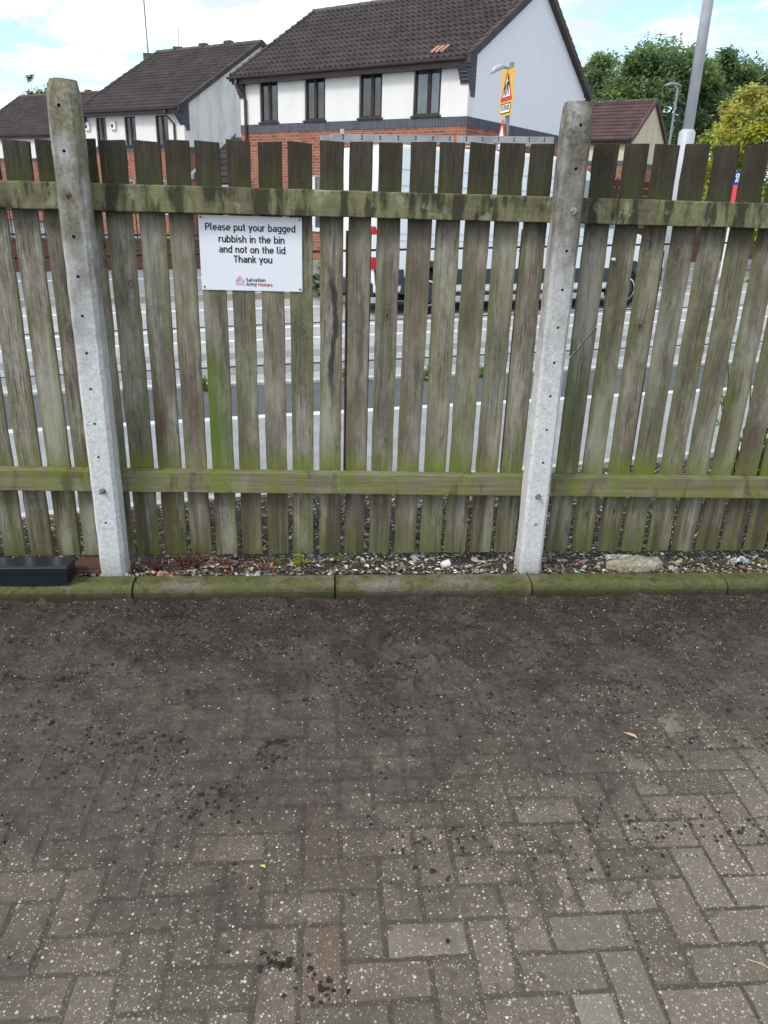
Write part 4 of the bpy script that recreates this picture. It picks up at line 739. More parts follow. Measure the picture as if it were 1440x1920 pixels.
for cx in (0, 4.15):
    b = MB(); o_ = [(cx + .50 * math.cos(t), .33 + .50 * math.sin(t)) for t in [math.pi * i / 14 for i in range(15)]]; i_ = [(cx + .41 * math.cos(t), .33 + .41 * math.sin(t)) for t in [math.pi * i / 14 for i in range(15)]]
    for k in range(14): b.prism([o_[k], o_[k + 1], i_[k + 1], i_[k]], -.02, .02, 'y')
    b.build('arch_trim', M['vantrim'], van)
b = MB(); b.box(.5, 3.62, -.02, .06, .185, .285); b.build('side_step', M['chrome'], van, bevel=.015)
b = MB(); b.box(.5, 3.62, .05, .1, .28, .345); b.build('sill_gap', M['vantrim'], van)
b = MB(); b.box(-1.08, -.93, .02, 1.98, .26, .5); b.build('rear_bumper', M['vantrim'], van, bevel=.03); b = MB(); b.box(-1.06, -.6, -.008, .02, .2, .29); b.build('bumper_corner', M['chrome'], van, bevel=.01)
for y in (-.012, 1.93):
    lp = empty('tail_lamp', (0, 0, 0)); lp.parent = van
    b = MB(); b.prism([(-1.0, .70), (-.90, .70), (-.90, 1.22), (-.96, 1.32), (-1.0, 1.32)], y, y + .08, 'y'); lens = b.build('lamp_housing', M['redlamp'], lp, bevel=.008)
    b = MB(); b.box(-1.006, -.935, y - .003, y + .02, .88, 1.2); b.build('lamp_window', M['signwhite'], lp)
for cx, y in ((0, .03), (4.15, .03), (0, 1.75), (4.15, 1.75)):
    wh = empty('wheel', (cx, y, .33)); wh.parent = van; b = MB(); b.tube([(0, 0, 0), (0, .02, 0), (0, .2, 0), (0, .22, 0)], [.30, .33, .33, .30], 28); b.build('tyre', M['tyre'], wh, True)
    b = MB(); n = 28
    for k in range(n):
        a, c = 6.2832 * k / n, 6.2832 * (k + 1) / n; R1, R2 = .205, .178
        b.face([(R1 * math.cos(a), -.012, R1 * math.sin(a)), (R1 * math.cos(c), -.012, R1 * math.sin(c)), (R2 * math.cos(c), -.02, R2 * math.sin(c)), (R2 * math.cos(a), -.02, R2 * math.sin(a))]); b.face([(R1 * math.cos(a), -.012, R1 * math.sin(a)), (R1 * math.cos(c), -.012, R1 * math.sin(c)), (R1 * math.cos(c), .01, R1 * math.sin(c)), (R1 * math.cos(a), .01, R1 * math.sin(a))])
    b.build('rim', M['chrome'], wh); b = MB(); b.tube([(0, .0, 0), (0, -.012, 0)], [.16, .12], 20); b.tube([(0, -.012, 0), (0, -.02, 0)], [.06, .05], 14); b.build('hub', M['vantrim'], wh)
b = MB(); b.prism([(2.55, 1.36), (3.66, 1.36), (3.62, 1.50), (3.02, 2.10), (2.55, 2.12)], -.006, .02, 'y'); b.build('cab_window', M['glass'], van)
b = MB()
for y0 in (.14,): b.add([(3.80, y0, 1.45), (3.80, 2 - y0, 1.45), (3.05, 2 - y0, 2.24), (3.05, y0, 2.24)], [(0, 1, 2, 3)]); b.v = [(x + .03, y, z + .03) for x, y, z in b.v]
b.build('windscreen', M['dark'], van)
b = MB()
for z in (1.90, 2.12): b.box(-.85, 2.6, -.006, .003, z - .006, z + .006)
for z in (1.12, 1.22): b.box(-.85, 3.6, -.005, .003, z - .004, z + .004)
for x in (.75, 2.45, 3.68): b.box(x - .005, x + .005, -.006, .003, .5, 2.3)
b.build('panel_seam', M['chrome'], van)
b = MB(); b.box(3.42, 3.56, -.2, -.03, 1.42, 1.72); b.build('wing_mirror', M['vantrim'], van, bevel=.03)
for y in (.08, 1.62):
    b = MB(); b.box(4.55, 4.97, y, y + .3, .8, 1.02); b.build('headlight', M['signwhite'], van, bevel=.03)
for x in (-.5, 1.2, 2.0):
    b = MB(); z1 = 2.44 + .052 * (x + 1.6); b.box(x - .02, x + .02, .15, 1.85, z1 - .035, z1 - .008); b.box(x - .02, x + .02, .15, .2, 2.43, z1 - .01); b.box(x - .02, x + .02, 1.8, 1.85, 2.43, z1 - .01); b.build('roof_bar', M['ladder'], van)
ld = empty('ladder', (0, 0, 0), 0, 'long grey aluminium ladder tied on the roof of the white van', 'ladder'); TL = Matrix.Translation((V0.x, V0.y, 0)) @ Matrix.Rotation(math.atan2(dv.y, dv.x), 4, 'Z')
ld.matrix_world = TL @ Matrix.Translation((-1.6, .18, 2.44)) @ Matrix.Rotation(-math.atan(.049), 4, 'Y')
for y in (0, .38):
    b = MB(); b.box(0, 3.92, y, y + .028, 0, .098)
    if y == 0:
        for k in range(13):
            for dz in (.035, .07): b.tube([(.19 + k * .295, -.002, dz), (.19 + k * .295, .004, dz)], .0135, 8, 1)  # black discs on the stile stand for shaded holes
    b.build('stile', [M['ladder'], M['hole']], ld)
for k in range(13): b = MB(); b.box(.18 + k * .295, .21 + k * .295, .028, .38, .055, .085); b.build('rung', M['ladder'], ld)
b = MB(); b.box(2.03, 2.075, -.004, .412, -.004, .104); b.build('strap', M['orange'], ld); b = MB(); b.box(.16, .2, -.01, .03, .098, .16); b.build('hook', M['chrome'], ld)
# ---------------------------------------------------------------- houses
def tiled(b, x0, x1, y0, z0, y1, z1, tw=.18, cs=.31, lip=.036, roll=.045, per=6):
    sl = math.hypot(y1 - y0, z1 - z0); dy, dz = (y1 - y0) / sl, (z1 - z0) / sl; ny_, nz_ = -dz, dy
    if nz_ < 0: ny_, nz_ = -ny_, -nz_
    nc = max(1, round(sl / cs)); c = sl / nc; nt_ = max(1, round((x1 - x0) / tw)); t = (x1 - x0) / nt_; N = nt_ * per
    pr = [.0, .55, 1., .75, .12, .0]
    for k in range(nc):
        rows = []
        for (s, h) in ((k * c, lip * .15 if k else -.02), (k * c, lip), ((k + 1) * c + .002, .0)):
            rows.append([(x0 + t * i / per + 0, y0 + dy * s + ny_ * (h + roll * pr[i % per] * (h > -.01)), z0 + dz * s + nz_ * (h + roll * pr[i % per] * (h > -.01))) for i in range(N + 1)])
        vs = [p for r in rows for p in r]; W_ = N + 1; b.add(vs, [(r * W_ + i, r * W_ + i + 1, (r + 1) * W_ + i + 1, (r + 1) * W_ + i) for r in range(2) for i in range(N)])
def wall_holes(b, x0, x1, z0, z1, holes, y0=0., th=.28):   # front wall as blocks round the openings
    cur = x0
    for (a, c, lo, hi) in sorted(holes):
        b.box(cur, a, y0, y0 + th, z0, z1); 
        if lo > z0: b.box(a, c, y0, y0 + th, z0, lo)
        if hi < z1: b.box(a, c, y0, y0 + th, hi, z1)
        cur = c
    b.box(cur, x1, y0, y0 + th, z0, z1)
def window(par, a, c, lo, hi, fm='brown', split=.5, behind=None, bmat='curtain', sill=True, open_=False, y=.05):
    wn_ = empty('window', (0, 0, 0)); wn_.parent = par; b = MB(); f = .055
    b.box(a, a + f, y, y + .07, lo, hi); b.box(c - f, c, y, y + .07, lo, hi); b.box(a + f, c - f, y, y + .07, lo, lo + f); b.box(a + f, c - f, y, y + .07, hi - f, hi); xm = a + (c - a) * split; b.box(xm - .03, xm + .03, y - .003, y + .07, lo + f, hi - f)
    b.box(xm + .03, xm + .07, y + .005, y + .06, lo + f, hi - f); b.box(c - f - .04, c - f, y + .005, y + .06, lo + f, hi - f)
    b.build('frame', M[fm], wn_, bevel=.006)
    b = MB(); b.box(a + f, xm - .03, y + .03, y + .045, lo + f, hi - f); b.box(xm + .07, c - f - .04, y + .03, y + .045, lo + f, hi - f); b.build('pane', M['glass'], wn_)
    if sill: b = MB(); b.box(a - .04, c + .04, -.05, y + .02, lo - .045, lo); b.build('sill', M[fm], wn_, bevel=.006)
    b = MB(); b.box(a - .1, c + .1, .45, .48, lo - .1, hi + .1); b.build('room_shade', M['dark'], wn_)  # dark panel added close behind the glass to paint the unlit interior
    if behind == 'blind':
        b = MB(); z = lo + .06
        while z < hi - .05: b.add([(a + f, .16, z), (c - f, .16, z), (c - f, .19, z + .035), (a + f, .19, z + .035)], [(0, 1, 2, 3)]); z += .045
        b.build('blind', M[bmat], wn_)
    elif behind == 'curtain':
        b = MB(); n = 24; xs = [a + .04 + (c - a - .08) * i / n for i in range(n + 1)]; keep = lambda i: True
        for i in range(n): b.face([(xs[i], .11 + .02 * math.sin(i * 1.7), lo), (xs[i + 1], .11 + .02 * math.sin(i * 1.7 + 1.7), lo), (xs[i + 1], .11 + .02 * math.sin(i * 1.7 + 1.7), hi), (xs[i], .11 + .02 * math.sin(i * 1.7), hi)])
        b.build('curtain', M[bmat], wn_)
    elif behind == 'half':
        b = MB(); b.box(a + f, a + (c - a) * .4, .18, .2, lo, hi); b.build('curtain', M[bmat], wn_)
    return wn_
def house(name, C, ang, w, d, ez, rz, yr, wins, label, gmat='rgable', fmat='render', rmat='roof', band=(3.45, 3.66), low=(), ohL=.2, ohR=.1, gutter=True, corbel=True, group='two storey houses across the road', pipe=None, eo=.25):
    root = empty(name, C, -ang, label, 'house', group); T = .28; zc = ez + .02
    b = MB(); wall_holes(b, -w, 0, band[1], zc, [(a, c, lo, hi) for a, c, lo, hi, *_ in wins]); b.build('front_wall', M[fmat], root)
    sl = (rz - ez) / (yr + eo); gz = lambda y: ez + (y + eo) * sl - .05 if y <= yr else ez + (2 * yr + eo - y) * sl - .05
    for nm, x0, x1 in (('gable_wall', -T, 0), ('gable_wall', -w, -w + T)):
        b = MB(); b.prism([(T, band[1]), (d, band[1]), (d, gz(d)), (yr, gz(yr)), (T, gz(T))], x0, x1, 'x'); b.build(nm, M[gmat], root)
    b = MB(); b.box(-w + T, -T, d - T, d, 0, min(zc, gz(d))); b.build('back_wall', M[fmat], root)
    b = MB(); wall_holes(b, -w, 0, 0, band[0], [(a, c, lo, hi) for a, c, lo, hi, *_ in low]); b.box(-T, 0, T, d, 0, band[0]); b.box(-w, -w + T, T, d, 0, band[0]); b.build('brick_wall', M['redbrick'], root)
    pr = .012; b = MB(); b.box(-w - pr, pr, -pr, T, band[0], band[1]); b.box(-T, pr, T, d + pr, band[0], band[1]); b.box(-w - pr, -w + T, T, d + pr, band[0], band[1]); b.build('brick_band', M['bluebrick'], root)
    b = MB(); tiled(b, -w - ohL, ohR, -eo, ez, yr, rz); tiled(b, -w - ohL, ohR, 2 * yr + eo, ez, yr, rz); rf = b.build('roof', M[rmat], root)
    b = MB(); x = -w - ohL
    while x < ohR - .05:
        x2 = min(x + .45, ohR); n = 6
        for k in range(n):
            a1, a2 = math.pi * k / n, math.pi * (k + 1) / n; q = lambda a, xx, e: (xx, yr + (.13 + e) * math.cos(a), rz - .03 + (.11 + e) * math.sin(a)); b.face([q(a1, x, .012), q(a1, x2, 0), q(a2, x2, 0), q(a2, x, .012)])
        x = x2
    b.build('ridge_tiles', M['ridge'], rf)
    for xv in ([-w * .55, -w * .3] if w > 5 else []):
        b = MB(); b.box(xv - .2, xv + .2, yr - .14, yr + .14, rz + .02, rz + .17); b.build('ridge_vent', M['ridge'], rf, bevel=.03)
    for xs in (-w - ohL, ohR):                              # verge: cloaked tiles along the sloping edge
        b = MB(); nv = 14
        for s_, ya in ((1, -eo), (-1, 2 * yr + eo)):
            for k in range(nv):
                t0, t1 = k / nv, (k + 1) / nv; y0 = ya + (yr - ya) * t0; y1 = ya + (yr - ya) * t1; z0 = ez + (rz - ez) * t0; z1 = ez + (rz - ez) * t1; e = .03; x0, x1 = (xs - .05, xs + .1) if xs < -1 else (xs - .1, xs + .05)
                vs = [(x, y, z) for x in (x0, x1) for (y, z) in ((y0, z0 - .12), (y0, z0 + .06 + e), (y1, z1 + .06), (y1, z1 - .12))]; b.add(vs, [(0, 1, 2, 3), (7, 6, 5, 4), (1, 5, 6, 2), (0, 4, 5, 1), (2, 6, 7, 3), (0, 3, 7, 4)])
        b.build('verge', M[rmat], rf)
    b = MB(); b.box(-w - ohL + .02, ohR - .05, -eo + .02, -eo + .05, ez - .19, ez + .0); b.box(-w - ohL + .02, ohR - .05, -eo + .05, -.002, ez - .18, ez - .16); b.build('fascia', M['brown'], root)
    if gutter:
        b = MB(); n = 8; xa, xb = -w - ohL - .06, ohR - .06
        ring = [(-eo - .05 + .065 * math.cos(math.pi + math.pi * k / n), ez - .0 + .065 * math.sin(math.pi + math.pi * k / n)) for k in range(n + 1)]
        for k in range(n): b.face([(xa, *ring[k]), (xb, *ring[k]), (xb, *ring[k + 1]), (xa, *ring[k + 1])])
        for xx in (xa, xb): b.face([(xx, *p) for p in ring])
        b.build('gutter', M['gutter'], root)
    if pipe is not None:
        b = MB(); b.tube([(pipe - .12, -eo - .03, ez - .06), (pipe - .12, -eo - .03, ez - .22), (pipe, -.06, ez - .55), (pipe, -.06, .1)], .042, 8); b.build('downpipe', M['gutter'], root, True)
    if corbel:
        for x0, x1 in ((-.22, .016), (-w - .016, -w + .22)):
            b = MB(); p = [(-eo + .04, ez - .02)]; st = 7
            for k in range(st): yy = -eo + .04 + (eo + .06) * k / st; p += [(yy, ez - .22 - k * .075), (yy + (eo + .06) / st, ez - .22 - k * .075)]
            p += [(.10, ez - .78), (.30, ez - .78), (.30, gz(.3) - .04)]; b.prism(p, x0, x1, 'x'); b.build('corbel', M['bluecourse'], root)
    for wspec in wins: a, c, lo, hi, kind, mt = wspec; window(root, a, c, lo, hi, 'brown', .5 if kind != 'half' else .45, kind, mt)
    for wspec in low: a, c, lo, hi, kind, mt = wspec; window(root, a, c, lo, hi, 'pvc', .5, kind, mt)
    return root
AM = R(35); CM = g(874, 236, 3.45); CM.z = 0
mh = house('main_house', CM, AM, 7.6, 6.9, 4.87, 7.12, 3.45, [(-6.83, -6.13, 3.71, 4.76, 'half', 'dark'), (-5.14, -4.41, 3.71, 4.76, 'half', 'teal'), (-3.27, -2.53, 3.71, 4.76, 'blind', 'blind'), (-1.57, -.77, 3.71, 4.76, 'curtain', 'curtain')],
    'large nearest house with white upper walls, red brick below and brown tiled roof', low=[(-5.25, -4.55, .9, 2.35, 'curtain', 'curtain'), (-2.6, -1.4, .9, 2.3, None, '')], pipe=-7.35, ohL=.12, ohR=.1)
mh.name = 'house'
zt = lambda y: 4.87 + (y + .25) * (2.25 / 3.7)
for (x, y, l, w_) in [(-1.05 + k * .14, -.05, .3, .09) for k in range(3)] + [(-.35, 3.05, .25, .12)]:
    b = MB(); b.add([(x - w_ / 2, y, zt(y) + .06), (x + w_ / 2, y, zt(y) + .06), (x + w_ / 2, y + l, zt(y + l) + .05), (x - w_ / 2, y + l, zt(y + l) + .05), (x - w_ / 2, y, zt(y) + .09), (x + w_ / 2, y, zt(y) + .09), (x + w_ / 2, y + l, zt(y + l) + .075), (x - w_ / 2, y + l, zt(y + l) + .075)], [(0, 3, 2, 1), (4, 5, 6, 7), (0, 1, 5, 4), (1, 2, 6, 5), (2, 3, 7, 6), (3, 0, 4, 7)]); b.build('roof_tile', M['salmon'], mh)['label'] = 'pale salmon coloured tile piece'
C2 = g(345, 236, 4.3); C2.z = 0
h2 = house('house', C2, R(32), 6.1, 9.4, 4.93, 7.95, 4.72, [(-5.32, -4.66, 3.6, 4.72, 'half', 'teal'), (-3.5, -2.82, 3.6, 4.72, 'half', 'curtain'), (-1.62, -.9, 3.6, 4.72, 'half', 'curtain')], 'white house with stained gable behind the lichened post, two alarm boxes on its wall', gmat='render2', band=(3.38, 3.56), low=[(-4.4, -3.2, 1., 2.3, None, ''), (-2.2, -1.2, 1., 2.3, None, '')], pipe=-.5, eo=.36)
for x in (-5.85, -4.15):
    b = MB(); b.box(x - .17, x + .17, -.09, 0, 4.22, 4.58); o = b.build('alarm_box', M['pvc'], h2, bevel=.03)
    b = MB(); b.tube([(x - .02, -.093, 4.38), (x - .02, -.1, 4.38)], .07, 10); o2 = b.build('box_emblem', M['dark'], o)
for (px, py, tx, ty, r, lab) in ((278, 100, 267, -30, .035, 'tall thin pole aerial rising out of the frame above the stained house'), (334, 88, 335, 52, .02, 'short thin aerial on the ridge of the stained house')):
    P = C2 + Vector((math.sin(R(32)), math.cos(R(32)), 0)) * 4.72; d_ = Vector((-math.cos(R(32)), math.sin(R(32)), 0)); p0 = pl(px, py, P, d_); p1 = pl(tx, ty, P, d_)
    at = empty('aerial', p0, 0, lab, 'aerial'); b = MB(); b.tube([(0, 0, -.6), (p1.x - p0.x, p1.y - p0.y, p1.z - p0.z)], r, 6); b.build('mast', M['grey_d'], at)
    b = MB(); b.box(-.22, .22, -.12, .12, -.3, .0); b.build('bracket', M['ridge'], at)
C3 = g(128, 252, 4.95); C3.z = 0
house('house', C3, R(30), 9.5, 8, 4.95, 7.75, 4.2, [(-3.2, -2.3, 3.6, 4.7, 'half', 'teal'), (-6.2, -5.4, 3.6, 4.7, 'half', 'teal'), (-8.4, -7.6, 3.6, 4.7, 'half', 'teal')], 'farthest house at the left edge, mostly roof above the pickets', low=[], pipe=None)
C4 = g(1185, 262, 4.95); C4.z = 0
house('house', C4, R(35), 6, 5.2, 4.95, 6.95, 2.6, [(-1.9, -1.1, 3.7, 4.7, 'half', 'teal')], 'small cream house with red brown roof right of the grey post', gmat='cream', fmat='cream', rmat='roof2', band=(3.8, 4.02), corbel=False, low=[(-2, -.8, 1., 2.3, None, '')])
# lean-to between the houses
an = empty('annex', CM, -AM, 'single storey annex with a brown tiled roof between the two white houses', 'annex'); b = MB(); tiled(b, -9.9, -7.95, .1, 2.25, 1.9, 3.5); b.build('roof', M['roof'], an)
b = MB(); b.box(-9.8, -7.96, .25, .5, 0, 2.25); b.box(-9.8, -9.55, .5, 1.8, 0, 2.4); b.prism([(.3, 2.25), (1.85, 2.25), (1.85, 3.4)], -9.8, -9.55, 'x'); b.build('wall', M['redbrick'], an)
b = MB(); b.add([(x, y, z) for x in (-10., -9.82) for (y, z) in ((.05, 2.2), (.05, 2.36), (1.95, 3.66), (1.95, 3.5))], [(0, 1, 2, 3), (7, 6, 5, 4), (1, 5, 6, 2), (0, 4, 5, 1), (2, 6, 7, 3), (0, 3, 7, 4)]); b.build('flashing', M['lead'], an)
b = MB(); b.box(-9.9, -7.95, .06, .1, 2.1, 2.26); b.build('fascia', M['brown'], an); b = MB(); b.box(-9.4, -8.4, .2, .249, 0, 2.05); b.build('door', M['pvc'], an)
# ---------------------------------------------------------------- walls and railings across the road
def gwall(p, q, hgt, mt, label, cope, th=.22, rail_=0):
    d_ = (q - p); ln = d_.length; root = empty('garden_wall', (p.x, p.y, .08), math.atan2(d_.y, d_.x), label, 'wall'); b = MB(); b.box(0, ln, 0, th, 0, hgt); b.build('brickwork', M[mt], root); b = MB(); b.box(-.02, ln + .02, -.03, th + .03, hgt, hgt + .06); b.build('coping', M[cope], root, bevel=.01)
    if rail_:
        b = MB(); b.box(0, ln, .09, .13, hgt + .1, hgt + .14); b.box(0, ln, .09, .13, hgt + rail_ - .04, hgt + rail_)
        k = .1
        while k < ln: b.box(k - .01, k + .01, .1, .12, hgt + .05, hgt + rail_ + .06); k += .13
        b.build('iron_fence', M['rust'], root)
    return root
gw = g(205, 507, .08), g(370, 504, .08); dw = (gw[1] - gw[0]).normalized(); gwall(gw[0] - dw * 6, gw[1] + dw * 2.6, .62, 'darkbrick', 'low dark red brick garden wall with iron fence in front of the left houses', 'bluecourse', rail_=.62)
p1, p2 = g(1282, 492, .08), g(1480, 482, .08); gwall(p1, p1 + (p2 - p1) * 1.6, 2.35, 'darkbrick', 'tall dark red brick wall behind the right hand pickets', 'bluecourse')
fa, fb = g(1105, 470, 0), g(1250, 470, 0); df = fb - fa; sf = empty('slatted_fence', fa, math.atan2(df.y, df.x), 'dark slatted fence in front of the small cream house', 'fence'); zf = pl(1170, 340, fa, df).z; b = MB()
for k in range(9): b.box(0, df.length, 0, .03, .1 + k * zf / 9, .1 + k * zf / 9 + zf / 9 * .8)
b.build('slats', M['rust'], sf)
for k in range(5): b = MB(); x = df.length * k / 4; b.box(x - .05, x + .05, .03, .13, 0, zf + .1); b.build('post', M['rust'], sf)
for (px, py, lab) in ((200, 503, 'low yellow green shrub against the garden wall, nearest the lichened post'), (257, 503, 'low brown green shrub against the garden wall left of the notice board'), (314, 499, 'bright green shrub against the garden wall beside the notice board'), (478, 500, 'green bush in front of the large house by its downpipe'), (600, 552, 'green weeds on the far kerb right of the notice board')):
    weed('wall_shrub', px, py, .08, (1.9 if px == 478 else .5), .45, 26, 12, .12, ['leaf_g', 'leaf_m', 'leaf_y' if px < 300 else 'leaf_m'], lab, 'shrub', base=g(px, py, .08), group='shrubs across the road')
# ---------------------------------------------------------------- signs, columns
sp0 = Vector((2.52, 17.6, .08)); px_ = lambda x, y: pl(x, y, sp0, Vector((1, 0, 0)))
sgn_ = empty('school_sign', sp0, 0, 'yellow backed school warning sign on a grey pole in front of the white gable', 'sign'); ptop = px_(961, 117)
zt_, zb_ = px_(955, 131).z, px_(940, 218).z; hgt = zt_ - zb_; pa = px_(950, 240); sgn_.location = (pa.x, sp0.y, .08)
b = MB(); b.tube([(0, 0, 0), (0, 0, ptop.z - .08)], .048, 10); b.build('pole', M['grey_d'], sgn_)
hd = empty('plate', (-.06, -.07, zb_ - .08), R(-75)); hd.parent = sgn_
W_ = .64; b = MB(); rr = .05
def rrect(w, h, r, cx=0, cz=0, n=4): return [(cx + sx_ * (w / 2 - r) + r * math.cos(a0 + math.pi / 2 * k / n), cz + sz_ * (h / 2 - r) + r * math.sin(a0 + math.pi / 2 * k / n)) for sx_, sz_, a0 in ((1, 1, 0), (-1, 1, math.pi / 2), (-1, -1, math.pi), (1, -1, 1.5 * math.pi)) for k in range(n + 1)]
b.prism(rrect(W_, hgt, rr, 0, hgt / 2), -.004, .004, 'y'); b.build('backing_board', M['yellow'], hd)
def tri(b, cx, zb2, w, h, r, y0, y1):
    P = [Vector((cx - w / 2, zb2)), Vector((cx + w / 2, zb2)), Vector((cx, zb2 + h))]; c = sum(P, Vector((0, 0))) / 3; pts = []
    for i, p in enumerate(P):
        for t in (-.5, 0, .5): dd = (p - c).normalized(); a = math.atan2(dd.y, dd.x) + t * 1.6; q = p - dd * r * 1.6; pts.append((q.x + r * math.cos(a), q.y + r * math.sin(a)))
    b.prism(pts, y0, y1, 'y')
tz = hgt * .33; b = MB(); tri(b, 0, tz, .60, hgt * .62, .03, -.009, -.0045); b.build('warning_triangle', M['signred'], hd); b = MB(); tri(b, 0, tz + .075, .40, hgt * .44, .015, -.0125, -.0095); b.build('triangle_face', M['signwhite'], hd)
b = MB()
def man(b, cx, z0, s):
    b.prism([(cx + s * .11 * math.cos(6.283 * k / 10), z0 + s * .9 + s * .11 * math.sin(6.283 * k / 10)) for k in range(10)], -.0155, -.013, 'y'); b.prism([(cx - .1 * s, z0 + .4 * s), (cx + .12 * s, z0 + .4 * s), (cx + .1 * s, z0 + .76 * s), (cx - .1 * s, z0 + .76 * s)], -.0155, -.013, 'y')
    for (x0, za, x1, zb3, wd) in ((-.03, .42, -.2, .02, .1), (.05, .42, .2, .02, .1), (-.06, .72, -.26, .45, .08), (.08, .72, .27, .5, .08)):
        d_ = Vector((x1 - x0, zb3 - za)).normalized(); n_ = Vector((-d_.y, d_.x)) * wd * s / 2; P = Vector((cx + x0 * s, z0 + za * s)); Q = Vector((cx + x1 * s, z0 + zb3 * s)); b.prism([tuple(P - n_), tuple(Q - n_), tuple(Q + n_), tuple(P + n_)], -.016 - .0004 * (x0 > 0), -.0135, 'y')
man(b, .05, tz + .09, .34); man(b, -.085, tz + .09, .24); b.build('children_symbol', M['black_ink'], hd)
b = MB(); b.prism(rrect(.50, hgt * .225, .03, 0, hgt * .165), -.009, -.0045, 'y'); b.build('plate_border', M['black_ink'], hd); b = MB(); b.prism(rrect(.46, hgt * .225 - .04, .02, 0, hgt * .165), -.0125, -.0095, 'y'); b.build('plate_face', M['signwhite'], hd)
text('lettering', 'School', .125, M['black_ink'], hd, Matrix.Translation((0, -.0135, hgt * .12)) @ STAND, 1., 'CENTER', 1.6)
b = MB(); hz_ = ptop.z - .22; b.tube([(0, 0, hz_), (-.10, -.05, hz_ + .04), (-.22, -.10, hz_ + .03)], [.02, .02, .03], 8); b.build('lamp_arm', M['grey_d'], sgn_); b = MB(); b.tube([(-.16, -.08, hz_ + .05), (-.24, -.11, hz_ + .04), (-.34, -.16, hz_ - .01), (-.42, -.2, hz_ - .09)], [.03, .06, .06, .025], 10); b.build('lamp_head', M['grey'], sgn_, True)
h2_ = empty('plate', (-.10, -.07, zb_ - .78), R(-75)); h2_.parent = sgn_; b = MB(); tri(b, 0, 0, .66, .66, .03, -.004, .004); b.build('warning_triangle', M['signred'], h2_); b = MB(); tri(b, 0, .09, .42, .43, .015, -.0085, -.0045); b.build('triangle_face', M['signwhite'], h2_)
cb = g(1243, 537, .08); col = empty('lamp_column', cb, 0, 'thick grey steel column rising out of the frame in front of the trees', 'lamp post'); cl_ = lambda x, y: pl(x, y, cb, Vector((1, 0, 0))).z - .08
zs_ = cl_(1291, 243); b = MB(); b.tube([(0, 0, 0), (0, 0, zs_ - .06), (0, 0, zs_)], [.168, .168, .125], 20); b.build('base_section', M['grey'], col, True); b = MB(); b.tube([(0, 0, zs_ - .02), (0, 0, 9.5)], [.112, .10], 18); b.build('shaft', M['grey'], col, True)
b = MB(); b.box(-.07, .07, -.176, -.155, .6, 1.5); b.build('access_door', M['grey'], col)
r_ = ray(1246, 330); lb = Vector((r_.x, r_.y, 0)) * (40 / Vector((r_.x, r_.y, 0)).length); sl_ = empty('street_lamp', lb, 0, 'thin grey street lamp in front of the dark trees', 'lamp post'); z_ = pl(1265, 163, lb, Vector((1, 0, 0))).z; b = MB(); b.tube([(0, 0, 0), (0, 0, z_ * .2), (0, 0, z_)], [.075, .065, .05], 10); b.build('pole', M['grey_d'], sl_); b = MB(); b.tube([(.15, 0, z_ + .02), (0, 0, z_ + .08), (-.35, -.1, z_ + .1), (-.62, -.15, z_ + .02)], [.04, .07, .085, .04], 10); b.build('lantern', M['grey_d'], sl_, True)
bp = g(1350, 521, .08); brd = empty('board_sign', bp, R(-20), 'blue and red board on a post seen between the right pickets', 'sign'); q_ = lambda x, y: pl(x, y, bp, Vector((1, 0, 0))).z - .08
b = MB(); b.tube([(.0, .05, 0), (.0, .05, q_(1386, 330))], .04, 8); b.build('post', M['pvc'], brd); za, zm, zc_ = q_(1385, 322), q_(1382, 347), q_(1378, 382)
b = MB(); b.prism(rrect(.62, za - zm, .02, 0, (za + zm) / 2), -.012, .0, 'y'); b.build('blue_panel', M['blue'], brd); b = MB(); b.prism(rrect(.62, zm - zc_, .02, 0, (zm + zc_) / 2), -.012, .0, 'y'); b.build('red_panel', M['boardred'], brd)
text('lettering', 'OL', .10, M['signwhite'], brd, Matrix.Translation((.0, -.0135, zm + (za - zm) * .55)) @ STAND, 1, 'CENTER', 1.8); text('lettering', 'AL', .10, M['signwhite'], brd, Matrix.Translation((.0, -.0135, zm + (za - zm) * .22)) @ STAND, 1, 'CENTER', 1.8)
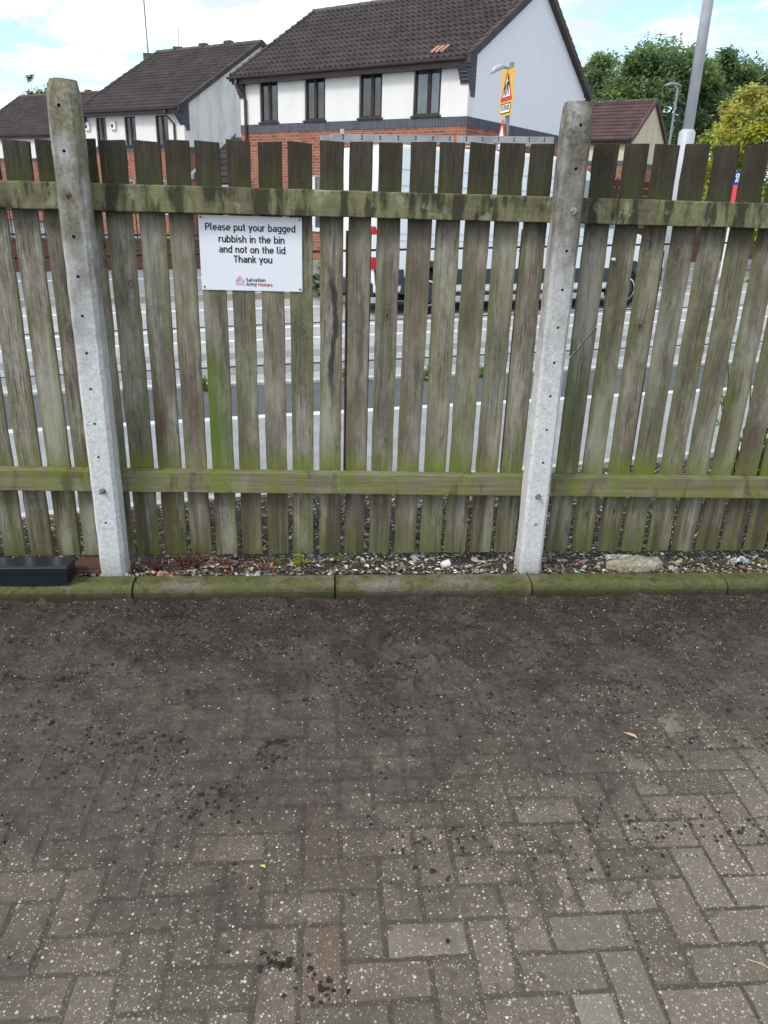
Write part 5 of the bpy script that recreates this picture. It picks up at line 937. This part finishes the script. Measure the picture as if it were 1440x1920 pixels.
# ---------------------------------------------------------------- trees
def tree(base, hgt, crown, n, ls, mats, label, seed, weights=None, trunk=.25, name='broadleaf_tree', gap=.0):
    random.seed(seed); root = empty(name, base, 0, label, 'tree'); t = MB(); f = MB()
    lean = Vector((random.gauss(0, .02), 0, 0)) * hgt; t.tube([(0, 0, -.1), (lean.x * .3, 0, hgt * .2), (lean.x, 0, hgt * .5), (lean.x * 1.2, 0, hgt * .82)], [trunk, trunk * .8, trunk * .5, trunk * .12], 8)
    clumps = []
    for (cx, cy, cz, rx, ry, rz_) in crown:
        for _ in range(max(8, int(46 * (rx * rz_) / (crown[0][3] * crown[0][5])))):
            while True:
                q = Vector((random.uniform(-1, 1), random.uniform(-1, 1), random.uniform(-1, 1)))
                if .35 < q.length < 1: break
            q = q.normalized() * q.length ** .5; c = Vector((cx + q.x * rx, cy + q.y * ry, cz + q.z * rz_)); clumps.append((c, random.uniform(.2, .4) * min(rx, rz_)))
            if random.random() < .5: s0 = Vector((lean.x, 0, hgt * random.uniform(.3, .6))); t.tube([s0, s0.lerp(c, .5) + Vector((0, 0, .04 * hgt)), c], [trunk * .3, trunk * .2, trunk * .06], 5)
    cw = [random.choices(range(len(mats)), weights)[0] for _ in clumps]
    for _ in range(n):
        k = random.randrange(len(clumps)); c, r = clumps[k]; q = Vector((random.gauss(0, .5), random.gauss(0, .5), random.gauss(0, .42))); q = q if q.length < 1.05 else q * .5; p = c + q * r
        mi = cw[k] if random.random() < .7 else random.choices(range(len(mats)), weights)[0]
        if 'leaf_o' in mats: mi = mats.index('leaf_o') if random.random() < np.interp(p.z / hgt, [.55, .95], [.0, .45]) else (0 if mi == mats.index('leaf_o') else mi)
        leaf(f, p, (random.gauss(0, 1), random.gauss(0, 1), random.gauss(-.3, .6)), ls * random.uniform(.6, 1.3), ls * random.uniform(.4, .75), mi)
    t.build('trunk', M['bark'], root); f.build('crown', [M[q] for q in mats], root); return root
def far(x, y, D): r = ray(x, y); hd_ = Vector((r.x, r.y, 0)).length; p = Vector((0, 0, CAM_H)) + r * (D / hd_); return p
def tree_at(px, ytop, D, wpx, **k):
    b0 = far(px, 400, D); b0.z = 0; H_ = far(px, ytop, D).z; wd = wpx / 1553 * D; cr_ = [(0, 0, H_ * .62, wd * .5, wd * .45, H_ * .34), (-wd * .2, 0, H_ * .78, wd * .3, wd * .3, H_ * .2), (wd * .22, .3, H_ * .70, wd * .32, wd * .3, H_ * .22), (0, -.4, H_ * .36, wd * .46, wd * .4, H_ * .2)]
    return tree(b0, H_, cr_, **k)
tree_at(1190, 66, 58, 215, n=52000, ls=.30, mats=['leaf_d', 'leaf_m', 'leaf_l'], weights=[.3, .45, .25], label='big dark green broadleaf tree above the small cream house', seed=31, trunk=.35)
tree_at(1325, 92, 62, 160, n=38000, ls=.30, mats=['leaf_d', 'leaf_m'], weights=[.45, .55], label='dark green tree behind the thick grey column', seed=32, trunk=.3)
tree_at(1108, 92, 66, 90, n=20000, ls=.28, mats=['leaf_m', 'leaf_l', 'leaf_d'], weights=[.25, .74, .01], label='paler green tree beside the white gable', seed=33, trunk=.25)
tree_at(1412, 166, 27, 214, n=26000, ls=.15, mats=['leaf_y', 'leaf_l', 'leaf_o', 'leaf_m'], weights=[.52, .34, .06, .08], label='young yellow green tree with an orange tinted top at the right edge', seed=34, trunk=.09)
tree_at(100, 138, 75, 55, n=900, ls=.5, mats=['leaf_d', 'leaf_m'], weights=[.7, .3], label='thin dark treetop behind the farthest house', seed=35, trunk=.12)
